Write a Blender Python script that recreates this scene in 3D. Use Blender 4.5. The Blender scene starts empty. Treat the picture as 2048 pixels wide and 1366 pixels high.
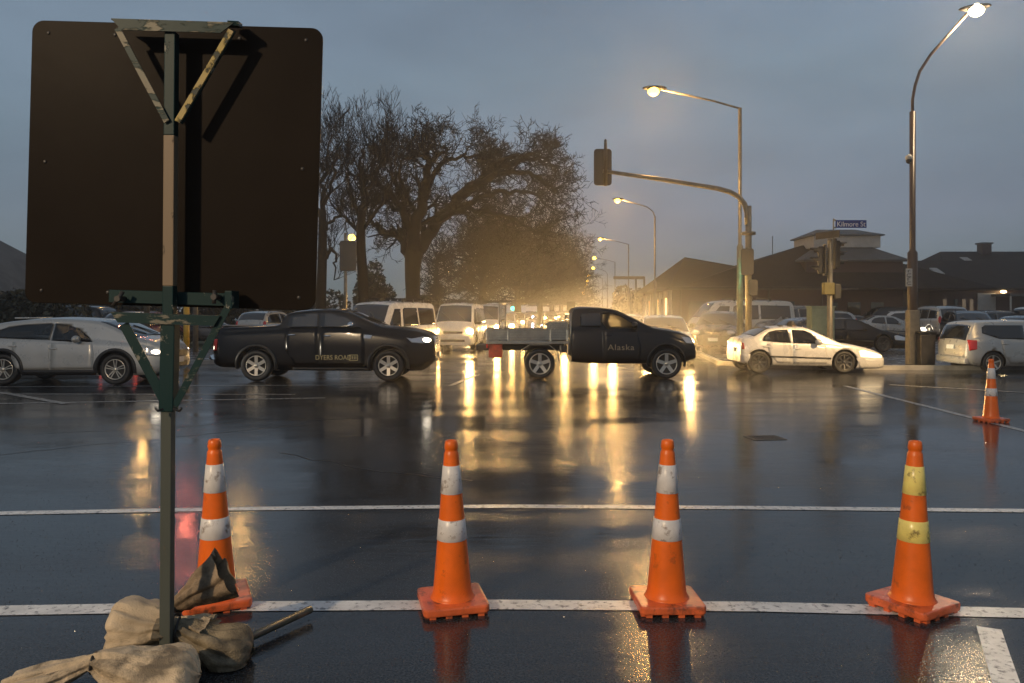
import bpy, bmesh, math, random
from mathutils import Vector, Matrix, noise as mnoise

random.seed(11)
scene = bpy.context.scene
COL = scene.collection
R = math.radians

# ------------------------------------------------------------------ camera
F, HOR, CAMH, CX = 1593.0, 620.0, 1.7, 1024.0      # focal length / horizon of the 2048 px photo
cam_d = bpy.data.cameras.new('camera')
cam = bpy.data.objects.new('camera', cam_d)
COL.objects.link(cam)
cam.location = (0, 0, CAMH)
cam.rotation_euler = (R(90), 0, 0)
cam_d.sensor_width = 36.0
cam_d.lens = F / 2048 * 36
cam_d.shift_y = -(683 - HOR) / 2048
cam_d.clip_start = 0.1
cam_d.clip_end = 3000
scene.camera = cam

# ------------------------------------------------------------------ world
world = bpy.data.worlds.new('World')
scene.world = world
world.use_nodes = True
wn, wl = world.node_tree.nodes, world.node_tree.links
wn.clear()
wo = wn.new('ShaderNodeOutputWorld')
bg = wn.new('ShaderNodeBackground')
sky = wn.new('ShaderNodeTexSky')
sky.sky_type = 'NISHITA'
sky.sun_disc = False
SUN_EL, SUN_ROT = R(3.0), R(190)
sky.sun_elevation = SUN_EL
sky.sun_rotation = SUN_ROT
sky.air_density = 1.0
sky.dust_density = 0.5
sky.ozone_density = 3.0
hs = wn.new('ShaderNodeHueSaturation')
hs.inputs['Saturation'].default_value = 0.66
tc = wn.new('ShaderNodeTexCoord')
mp = wn.new('ShaderNodeMapping')
mp.inputs['Scale'].default_value = (1.0, 1.0, 3.0)
cn = wn.new('ShaderNodeTexNoise')
cn.inputs['Scale'].default_value = 2.6
cn.inputs['Detail'].default_value = 6
cr = wn.new('ShaderNodeMapRange')
cr.inputs['From Min'].default_value = 0.3
cr.inputs['From Max'].default_value = 0.7
cr.inputs['To Min'].default_value = 0.81
cr.inputs['To Max'].default_value = 1.13
mx = wn.new('ShaderNodeMix')
mx.data_type = 'RGBA'
mx.blend_type = 'MULTIPLY'
mx.inputs[0].default_value = 1.0
# low cloud: caps the glow round the sun and evens out the dome
lim = wn.new('ShaderNodeVectorMath'); lim.operation = 'MINIMUM'
lim.inputs[1].default_value = (1.0, 1.25, 1.9)
ov = wn.new('ShaderNodeMix'); ov.data_type = 'RGBA'
ov.inputs[0].default_value = 0.45
ov.inputs[7].default_value = (1.06, 1.72, 2.45, 1)
wl.new(sky.outputs[0], lim.inputs[0])
wl.new(lim.outputs[0], ov.inputs[6])
wl.new(ov.outputs[2], hs.inputs['Color'])
wl.new(tc.outputs['Generated'], mp.inputs[0])
wl.new(mp.outputs[0], cn.inputs['Vector'])
wl.new(cn.outputs[0], cr.inputs[0])
wl.new(hs.outputs[0], mx.inputs[6])
wl.new(cr.outputs[0], mx.inputs[7])
wl.new(mx.outputs[2], bg.inputs[0])
bg.inputs[1].default_value = 0.145
wl.new(bg.outputs[0], wo.inputs[0])

# ------------------------------------------------------------------ sun (after sunset: only a trace of soft light)
sd = bpy.data.lights.new('sun', 'SUN')
sd.energy = 0.04
sd.angle = R(25)
sd.color = (1.0, 0.9, 0.8)
sun = bpy.data.objects.new('sun', sd)
COL.objects.link(sun)
sun.rotation_euler = (R(70), 0, R(-20))

# ------------------------------------------------------------------ exposure, render
scene.view_settings.view_transform = 'Standard'
scene.view_settings.look = 'None'
scene.view_settings.exposure = 0.15
scene.view_settings.gamma = 1.0
scene.render.engine = 'CYCLES'
scene.cycles.use_denoising = True
scene.cycles.max_bounces = 6
scene.cycles.transparent_max_bounces = 12
scene.cycles.volume_bounces = 1
scene.cycles.caustics_reflective = False
scene.cycles.caustics_refractive = False
scene.cycles.sample_clamp_indirect = 1.0
scene.cycles.sample_clamp_direct = 40.0
scene.cycles.use_light_tree = True
scene.cycles.blur_glossy = 0.0

# ------------------------------------------------------------------ helpers
def gp(px, py):
    Y = F * CAMH / (py - HOR)
    return Vector(((px - CX) / F * Y, Y, 0))

def at(px, py, Y):
    return Vector(((px - CX) / F * Y, Y, CAMH + (HOR - py) / F * Y))

def tag(o, label=None, cat=None, group=None, kind=None):
    if label: o['label'] = label
    if cat: o['category'] = cat
    if group: o['group'] = group
    if kind: o['kind'] = kind
    return o

def thing(name, label, cat, loc=(0, 0, 0), rz=0.0, group=None):
    o = bpy.data.objects.new(name, None)
    COL.objects.link(o)
    o.location = loc
    o.rotation_euler = (0, 0, rz)
    o.empty_display_size = 0.3
    return tag(o, label, cat, group)

class MB:
    def __init__(self):
        self.v, self.f, self.m, self.s = [], [], [], []
    def add(self, vs, fs, mi=0, smooth=False):
        b = len(self.v)
        self.v += [tuple(p) for p in vs]
        for f in fs:
            self.f.append([b + i for i in f]); self.m.append(mi); self.s.append(smooth)
        return self
    def box(self, c, size, rot=None, mi=0):
        sx, sy, sz = size[0] / 2, size[1] / 2, size[2] / 2
        vs = [Vector((x, y, z)) for x in (-sx, sx) for y in (-sy, sy) for z in (-sz, sz)]
        if rot is not None:
            vs = [rot @ p for p in vs]
        c = Vector(c)
        return self.add([p + c for p in vs], [(0, 1, 3, 2), (4, 6, 7, 5), (0, 4, 5, 1), (2, 3, 7, 6), (0, 2, 6, 4), (1, 5, 7, 3)], mi)
    def bar(self, a, b, w, h, mi=0, up=(0, 0, 1)):
        a, b = Vector(a), Vector(b)
        d = b - a
        L = d.length
        x = d.normalized()
        z = Vector(up)
        y = z.cross(x)
        if y.length < 1e-4:
            y = Vector((0, 1, 0)).cross(x)
        y.normalize()
        z = x.cross(y)
        rot = Matrix((x, y, z)).transposed()
        return self.box((a + b) / 2, (L, w, h), rot, mi)
    def tube(self, pts, radii, n=8, mi=0, cap=True, smooth=True):
        pts = [Vector(p) for p in pts]
        if not hasattr(radii, '__len__'):
            radii = [radii] * len(pts)
        prev = None
        vs = []
        for i, p in enumerate(pts):
            d = (pts[min(i + 1, len(pts) - 1)] - pts[max(i - 1, 0)])
            if d.length < 1e-9: d = Vector((0, 0, 1))
            d.normalize()
            if prev is None:
                u = Vector((1, 0, 0)) if abs(d.x) < 0.8 else Vector((0, 1, 0))
            else:
                u = prev
            u = u - d * u.dot(d)
            u.normalize()
            prev = u
            w = d.cross(u)
            r = radii[i]
            for k in range(n):
                a = 2 * math.pi * k / n
                vs.append(p + (u * math.cos(a) + w * math.sin(a)) * r)
        fs = []
        for i in range(len(pts) - 1):
            for k in range(n):
                k2 = (k + 1) % n
                fs.append((i * n + k, i * n + k2, (i + 1) * n + k2, (i + 1) * n + k))
        self.add(vs, fs, mi, smooth)
        if cap:
            b = len(self.v) - len(vs)
            self.f.append([b + k for k in range(n)][::-1]); self.m.append(mi); self.s.append(False)
            e = b + (len(pts) - 1) * n
            self.f.append([e + k for k in range(n)]); self.m.append(mi); self.s.append(False)
        return self
    def lathe(self, prof, n=24, c=(0, 0, 0), mi=0, smooth=True, rot=None, caps=True):
        c = Vector(c)
        vs = []
        for r, z in prof:
            for k in range(n):
                a = 2 * math.pi * k / n
                p = Vector((r * math.cos(a), r * math.sin(a), z))
                if rot is not None: p = rot @ p
                vs.append(p + c)
        fs = []
        for i in range(len(prof) - 1):
            for k in range(n):
                k2 = (k + 1) % n
                fs.append((i * n + k, i * n + k2, (i + 1) * n + k2, (i + 1) * n + k))
        fs2 = []
        if caps and prof[0][0] > 1e-6: fs2.append(tuple(range(n))[::-1])
        if caps and prof[-1][0] > 1e-6: fs2.append(tuple((len(prof) - 1) * n + k for k in range(n)))
        b = len(self.v)
        self.add(vs, fs, mi, smooth)
        for f in fs2:
            self.f.append([b + i for i in f]); self.m.append(mi); self.s.append(False)
        return self
    def ball(self, c, r, nu=12, nv=8, mi=0, rot=None):
        if not hasattr(r, '__len__'): r = (r, r, r)
        c = Vector(c)
        vs, fs = [], []
        for j in range(nv + 1):
            t = math.pi * j / nv
            for i in range(nu):
                a = 2 * math.pi * i / nu
                p = Vector((r[0] * math.sin(t) * math.cos(a), r[1] * math.sin(t) * math.sin(a), r[2] * math.cos(t)))
                if rot is not None: p = rot @ p
                vs.append(p + c)
        for j in range(nv):
            for i in range(nu):
                i2 = (i + 1) % nu
                fs.append((j * nu + i, (j + 1) * nu + i, (j + 1) * nu + i2, j * nu + i2))
        return self.add(vs, fs, mi, True)
    def prism(self, poly, y0, y1, plane='xz', mi=0):
        n = len(poly)
        def P(a, b, t):
            if plane == 'xz': return (a, t, b)
            if plane == 'yz': return (t, a, b)
            return (a, b, t)
        vs = [P(a, b, y0) for a, b in poly] + [P(a, b, y1) for a, b in poly]
        fs = [tuple(range(n)), tuple(range(n, 2 * n))[::-1]]
        for i in range(n):
            j = (i + 1) % n
            fs.append((i, i + n, j + n, j))
        return self.add(vs, fs, mi)
    def build(self, name, mats, parent=None, bevel=0.0, seg=2, weld=True, loc=None, rot=None):
        me = bpy.data.meshes.new(name)
        if not isinstance(mats, (list, tuple)): mats = [mats]
        for m in mats: me.materials.append(m)
        bm = bmesh.new()
        vs = [bm.verts.new(p) for p in self.v]
        for f, mi, s in zip(self.f, self.m, self.s):
            try:
                fc = bm.faces.new([vs[i] for i in f])
                fc.material_index = mi
                fc.smooth = s
            except ValueError:
                pass
        if weld: bmesh.ops.remove_doubles(bm, verts=bm.verts, dist=1e-5)
        bmesh.ops.recalc_face_normals(bm, faces=bm.faces)
        if bevel > 0:
            ed = [e for e in bm.edges if len(e.link_faces) == 2 and e.calc_face_angle(0) > R(35)]
            bmesh.ops.bevel(bm, geom=ed, offset=bevel, segments=seg, affect='EDGES', profile=0.6, clamp_overlap=True)
        bm.to_mesh(me)
        bm.free()
        o = bpy.data.objects.new(name, me)
        COL.objects.link(o)
        if parent is not None: o.parent = parent
        if loc is not None: o.location = loc
        if rot is not None: o.rotation_euler = rot
        return o

def raw_tree(me_name, verts, faces, mat, parent, smooth=True):
    me = bpy.data.meshes.new(me_name)
    me.from_pydata(verts, [], faces)
    me.materials.append(mat)
    if smooth: me.polygons.foreach_set('use_smooth', [True] * len(me.polygons))
    me.update()
    o = bpy.data.objects.new(me_name, me)
    COL.objects.link(o)
    if parent is not None: o.parent = parent
    return o

def copy_tree(o, parent=None):
    c = o.copy()
    COL.objects.link(c)
    if parent is not None: c.parent = parent
    for ch in list(o.children):
        copy_tree(ch, c)
    return c

def text_mesh(name, txt, size, mat, parent, loc, rot, extrude=0.002, spacing=1.0, sx=1.0):
    cu = bpy.data.curves.new(name, 'FONT')
    cu.body = txt
    cu.size = size
    cu.extrude = extrude
    cu.align_x = 'CENTER'
    cu.align_y = 'CENTER'
    cu.space_character = spacing
    t = bpy.data.objects.new('tmp_text', cu)
    COL.objects.link(t)
    dg = bpy.context.evaluated_depsgraph_get()
    me = bpy.data.meshes.new_from_object(t.evaluated_get(dg))
    bpy.data.objects.remove(t)
    bpy.data.curves.remove(cu)
    me.name = name
    me.materials.clear()
    me.materials.append(mat)
    o = bpy.data.objects.new(name, me)
    COL.objects.link(o)
    o.parent = parent
    o.location = loc
    o.rotation_euler = rot
    o.scale = (sx, 1, 1)
    return o

# ------------------------------------------------------------------ materials
MATS = {}
def mat(name, color, rough=0.5, metal=0.0, spec=0.5, coat=0.0, var=0.0, vscale=6.0, bump=0.0, bscale=40.0,
        emit=None, estr=0.0, trans=0.0, color2=None, c2_at=(0.5, 0.6), c2scale=8.0, rvar=0.0, coords='Object', c2detail=6, rand=False):
    if name in MATS: return MATS[name]
    m = bpy.data.materials.new(name)
    m.use_nodes = True
    nt = m.node_tree
    n, l = nt.nodes, nt.links
    p = n['Principled BSDF']
    p.inputs['Base Color'].default_value = (*color, 1)
    p.inputs['Roughness'].default_value = rough
    p.inputs['Metallic'].default_value = metal
    p.inputs['Specular IOR Level'].default_value = spec
    p.inputs['Coat Weight'].default_value = coat
    p.inputs['Coat Roughness'].default_value = 0.06
    p.inputs['Transmission Weight'].default_value = trans
    if emit is not None:
        p.inputs['Emission Color'].default_value = (*emit, 1)
        p.inputs['Emission Strength'].default_value = estr
    t = n.new('ShaderNodeTexCoord')
    vec = t.outputs[coords]
    if rand:        # every copy gets its own pattern of wear
        oi = n.new('ShaderNodeObjectInfo')
        sc_ = n.new('ShaderNodeMath'); sc_.operation = 'MULTIPLY'; sc_.inputs[1].default_value = 23.0
        va = n.new('ShaderNodeVectorMath'); va.operation = 'ADD'
        l.new(oi.outputs['Random'], sc_.inputs[0]); l.new(vec, va.inputs[0]); l.new(sc_.outputs[0], va.inputs[1])
        vec = va.outputs[0]
    src = None
    if var > 0:
        nz = n.new('ShaderNodeTexNoise')
        nz.inputs['Scale'].default_value = vscale
        nz.inputs['Detail'].default_value = 5
        l.new(vec, nz.inputs['Vector'])
        mr = n.new('ShaderNodeMapRange')
        mr.inputs['From Min'].default_value = 0.3
        mr.inputs['From Max'].default_value = 0.7
        mr.inputs['To Min'].default_value = 1 - var
        mr.inputs['To Max'].default_value = 1 + var
        l.new(nz.outputs[0], mr.inputs[0])
        mm = n.new('ShaderNodeMix')
        mm.data_type = 'RGBA'; mm.blend_type = 'MULTIPLY'
        mm.inputs[0].default_value = 1
        mm.inputs[6].default_value = (*color, 1)
        l.new(mr.outputs[0], mm.inputs[7])
        src = mm.outputs[2]
    if color2 is not None:
        nz2 = n.new('ShaderNodeTexNoise')
        nz2.inputs['Scale'].default_value = c2scale
        nz2.inputs['Detail'].default_value = c2detail
        nz2.inputs['Roughness'].default_value = 0.65
        l.new(vec, nz2.inputs['Vector'])
        mr2 = n.new('ShaderNodeMapRange')
        mr2.inputs['From Min'].default_value = c2_at[0]
        mr2.inputs['From Max'].default_value = c2_at[1]
        l.new(nz2.outputs[0], mr2.inputs[0])
        m2 = n.new('ShaderNodeMix')
        m2.data_type = 'RGBA'
        l.new(mr2.outputs[0], m2.inputs[0])
        if src is not None: l.new(src, m2.inputs[6])
        else: m2.inputs[6].default_value = (*color, 1)
        m2.inputs[7].default_value = (*color2, 1)
        src = m2.outputs[2]
    if src is not None: l.new(src, p.inputs['Base Color'])
    if rvar > 0:
        nz4 = n.new('ShaderNodeTexNoise')
        nz4.inputs['Scale'].default_value = vscale * 1.7
        l.new(t.outputs[coords], nz4.inputs['Vector'])
        mr4 = n.new('ShaderNodeMapRange')
        mr4.inputs['From Min'].default_value = 0.3
        mr4.inputs['From Max'].default_value = 0.7
        mr4.inputs['To Min'].default_value = max(0.02, rough - rvar)
        mr4.inputs['To Max'].default_value = min(1, rough + rvar)
        l.new(nz4.outputs[0], mr4.inputs[0])
        l.new(mr4.outputs[0], p.inputs['Roughness'])
    if bump > 0:
        nz3 = n.new('ShaderNodeTexNoise')
        nz3.inputs['Scale'].default_value = bscale
        nz3.inputs['Detail'].default_value = 4
        l.new(vec, nz3.inputs['Vector'])
        b = n.new('ShaderNodeBump')
        b.inputs['Strength'].default_value = 1.0
        b.inputs['Distance'].default_value = bump
        l.new(nz3.outputs[0], b.inputs['Height'])
        l.new(b.outputs[0], p.inputs['Normal'])
    MATS[name] = m
    return m

def asphalt():
    m = bpy.data.materials.new('wet_asphalt')
    m.use_nodes = True
    n, l = m.node_tree.nodes, m.node_tree.links
    p = n['Principled BSDF']
    t = n.new('ShaderNodeTexCoord')
    def noise(scale, detail=3, rough=0.5, vec=None):
        z = n.new('ShaderNodeTexNoise')
        z.inputs['Scale'].default_value = scale
        z.inputs['Detail'].default_value = detail
        z.inputs['Roughness'].default_value = rough
        l.new(vec if vec is not None else t.outputs['Object'], z.inputs['Vector'])
        return z.outputs[0]
    def rng(s, a, b, c, d):
        r = n.new('ShaderNodeMapRange')
        for k, v in zip(('From Min', 'From Max', 'To Min', 'To Max'), (a, b, c, d)):
            r.inputs[k].default_value = v
        l.new(s, r.inputs[0])
        return r.outputs[0]
    st = n.new('ShaderNodeMapping')
    st.inputs['Scale'].default_value = (0.5, 1.3, 1)
    l.new(t.outputs['Object'], st.inputs[0])
    puddle = rng(noise(0.55, 5, 0.62, st.outputs[0]), 0.40, 0.60, 0, 1)      # 0 = pooled water, 1 = damp stone
    # colour: dark binder with paler chips
    chips = rng(noise(80, 3, 0.7), 0.42, 0.62, 0, 1)
    ramp = n.new('ShaderNodeMix'); ramp.data_type = 'RGBA'
    ramp.inputs[6].default_value = (0.012, 0.014, 0.017, 1)
    ramp.inputs[7].default_value = (0.062, 0.067, 0.075, 1)
    l.new(chips, ramp.inputs[0])
    patch = rng(noise(0.25, 4), 0.35, 0.65, 0.75, 1.2)
    mm = n.new('ShaderNodeMix'); mm.data_type = 'RGBA'; mm.blend_type = 'MULTIPLY'
    mm.inputs[0].default_value = 1
    l.new(ramp.outputs[2], mm.inputs[6]); l.new(patch, mm.inputs[7])
    l.new(mm.outputs[2], p.inputs['Base Color'])
    l.new(rng(puddle, 0, 1, 0.075, 0.17), p.inputs['Roughness'])
    p.inputs['IOR'].default_value = 1.38
    # bump: stone grain, weaker where water pools; slow ripples everywhere
    g1 = noise(75, 2, 0.6)
    g2 = noise(32, 3, 0.65)
    ad = n.new('ShaderNodeMath'); ad.operation = 'ADD'
    l.new(g1, ad.inputs[0]); l.new(g2, ad.inputs[1])
    b1 = n.new('ShaderNodeBump')
    l.new(rng(puddle, 0, 1, 0.00025, 0.0011), b1.inputs['Distance'])
    l.new(ad.outputs[0], b1.inputs['Height'])
    b2 = n.new('ShaderNodeBump')
    b2.inputs['Distance'].default_value = 0.0022
    l.new(noise(2.6, 3), b2.inputs['Height'])
    rp = n.new('ShaderNodeMapping')
    rp.inputs['Scale'].default_value = (3.0, 11.0, 1)
    l.new(t.outputs['Object'], rp.inputs[0])
    b3 = n.new('ShaderNodeBump')
    b3.inputs['Distance'].default_value = 0.0016
    l.new(noise(1.0, 4, 0.6, rp.outputs[0]), b3.inputs['Height'])
    l.new(b2.outputs[0], b3.inputs['Normal'])
    l.new(b3.outputs[0], b1.inputs['Normal'])
    l.new(b1.outputs[0], p.inputs['Normal'])
    return m

M_ASPH = asphalt()
M_LINE = mat('road_paint', (0.78, 0.78, 0.76), 0.28, var=0.16, vscale=9, bump=0.0012, bscale=110, color2=(0.09, 0.09, 0.10), c2_at=(0.53, 0.66), c2scale=22, c2detail=9)
M_LINEW = mat('worn_road_paint', (0.36, 0.36, 0.35), 0.25, var=0.2, vscale=9, bump=0.001, bscale=110, color2=(0.05, 0.05, 0.055), c2_at=(0.50, 0.62), c2scale=18)
M_CONC = mat('wet_concrete', (0.36, 0.35, 0.33), 0.3, var=0.25, vscale=3, bump=0.002, bscale=60)
M_PAVE = mat('wet_pavement', (0.085, 0.085, 0.088), 0.22, var=0.3, vscale=1.5, bump=0.0012, bscale=50, rvar=0.1)
M_GRASS = mat('dark_turf', (0.035, 0.05, 0.02), 0.8, var=0.4, vscale=4, bump=0.02, bscale=30)
M_ORANGE = mat('cone_orange', (0.93, 0.165, 0.008), 0.36, var=0.12, vscale=9, bump=0.0006, bscale=90, color2=(0.36, 0.08, 0.02), c2_at=(0.60, 0.75), c2scale=11, c2detail=9, rand=True)
M_ORANGEB = mat('cone_base_orange', (0.80, 0.16, 0.05), 0.25, var=0.2, vscale=12, bump=0.0015, bscale=60, color2=(0.12, 0.05, 0.03), c2_at=(0.53, 0.68), c2scale=9, c2detail=9, rand=True)
M_BAND = mat('white_band', (0.80, 0.77, 0.74), 0.32, var=0.10, vscale=18, color2=(0.30, 0.24, 0.20), c2_at=(0.56, 0.66), c2scale=15, c2detail=9, rand=True)
M_BANDGLOW = mat('yellow_glow_band', (0.95, 0.78, 0.22), 0.28, var=0.15, vscale=14, color2=(0.30, 0.22, 0.07), c2_at=(0.56, 0.66), c2scale=13, c2detail=9, rand=True)  # white band with its yellow retroreflected light put into the colour
M_BLACKP = mat('black_plastic', (0.012, 0.012, 0.012), 0.45)
M_RUBBER = mat('tyre_rubber', (0.012, 0.012, 0.012), 0.55, bump=0.001, bscale=60)
M_GLASSD = mat('dark_glass', (0.008, 0.009, 0.010), 0.04, spec=0.8, coat=0.3)
M_GLASSB = mat('windscreen_glass', (0.014, 0.018, 0.022), 0.05, spec=1.0, coat=0.6)
M_CHROME = mat('chrome', (0.75, 0.75, 0.76), 0.12, metal=1.0)
M_ALLOY = mat('alloy', (0.60, 0.55, 0.46), 0.30, metal=0.8)
M_ALLOYD = mat('dark_alloy', (0.10, 0.10, 0.10), 0.4, metal=0.5)
M_PLATE = mat('plate_white', (0.75, 0.75, 0.72), 0.4)
M_HEADL = mat('headlight_glow', (1, 0.9, 0.7), 0.15, emit=(1.0, 0.74, 0.40), estr=2.2, coat=.5)
M_TAIL = mat('tail_red', (0.45, 0.02, 0.012), 0.12, coat=0.5)
M_TAILLIT = mat('tail_red_lit', (0.6, 0.03, 0.02), 0.2, emit=(1, 0.10, 0.06), estr=1.2)
M_LENS = mat('clear_lens', (0.55, 0.56, 0.58), 0.08, metal=0.6, coat=0.6)
M_HEAD = mat('headlight_lit', (1, 0.9, 0.7), 0.2, emit=(1.0, 0.57, 0.17), estr=420)
M_HEADW = mat('headlight_white', (1, 0.95, 0.9), 0.2, emit=(1.0, 0.86, 0.66), estr=8)
M_HEADV = mat('headlight_violet', (1, 0.95, 1), 0.2, emit=(1.0, 0.72, 0.92), estr=320)
M_SODIUM = mat('sodium_lens', (1, 0.8, 0.4), 0.3, emit=(1.0, 0.60, 0.08), estr=7)
M_LAMPW = mat('warm_white_lens', (1, 0.9, 0.7), 0.3, emit=(1.0, 0.78, 0.45), estr=12)
M_GREENL = mat('green_signal_lit', (0.1, 0.9, 0.6), 0.3, emit=(0.03, 1.0, 0.55), estr=10)
M_GREENB = mat('green_signal_bright', (0.1, 0.9, 0.6), 0.3, emit=(0.02, 1.0, 0.50), estr=800)
M_GALV = mat('galvanised', (0.17, 0.155, 0.125), 0.42, metal=0.4, var=0.25, vscale=6, bump=0.0008, bscale=50)
M_GALVD = mat('dark_steel', (0.06, 0.055, 0.05), 0.42, metal=0.4, var=0.25, vscale=5)
M_BROWNP = mat('brown_pole_paint', (0.045, 0.028, 0.02), 0.35, var=0.2, vscale=5)
M_SIGBLK = mat('signal_black', (0.012, 0.012, 0.012), 0.42, var=0.2, vscale=8)
M_YELLOWP = mat('yellow_box_paint', (0.12, 0.10, 0.02), 0.4, var=0.15, vscale=10)
M_POSTY = mat('yellow_post_paint', (0.50, 0.30, 0.03), 0.4, var=0.2, vscale=10)
M_CAB = mat('cabinet_green', (0.16, 0.21, 0.16), 0.4, var=0.15, vscale=6)
M_BLUE = mat('street_sign_blue', (0.012, 0.045, 0.22), 0.5, spec=.15)
M_WHITEP = mat('sign_white', (0.8, 0.8, 0.8), 0.4)
M_WHITED = mat('weathered_white', (0.40, 0.40, 0.38), 0.5, var=0.15, vscale=6)
for m_ in (M_TAILLIT, M_HEADW, M_GREENL): m_.cycles.emission_sampling = 'NONE'
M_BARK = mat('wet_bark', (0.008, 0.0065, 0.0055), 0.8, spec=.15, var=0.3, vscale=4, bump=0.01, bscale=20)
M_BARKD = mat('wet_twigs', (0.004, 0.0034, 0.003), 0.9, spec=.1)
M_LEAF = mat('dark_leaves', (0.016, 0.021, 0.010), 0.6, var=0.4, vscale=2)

# ================================================================== vehicles
def pchip(pts):
    xs = [p[0] for p in pts]; ys = [p[1] for p in pts]
    n = len(xs)
    h = [xs[i + 1] - xs[i] for i in range(n - 1)]
    d = [(ys[i + 1] - ys[i]) / h[i] for i in range(n - 1)]
    m = [0.0] * n
    m[0], m[-1] = d[0], d[-1]
    for i in range(1, n - 1):
        if d[i - 1] * d[i] <= 0: m[i] = 0
        else:
            w1, w2 = 2 * h[i] + h[i - 1], h[i] + 2 * h[i - 1]
            m[i] = (w1 + w2) / (w1 / d[i - 1] + w2 / d[i])
    def f(x):
        if x <= xs[0]: return ys[0]
        if x >= xs[-1]: return ys[-1]
        i = 0
        while x > xs[i + 1]: i += 1
        t = (x - xs[i]) / h[i]
        t2, t3 = t * t, t * t * t
        return (2 * t3 - 3 * t2 + 1) * ys[i] + (t3 - 2 * t2 + t) * h[i] * m[i] + (-2 * t3 + 3 * t2) * ys[i + 1] + (t3 - t2) * h[i] * m[i + 1]
    return f

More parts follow.
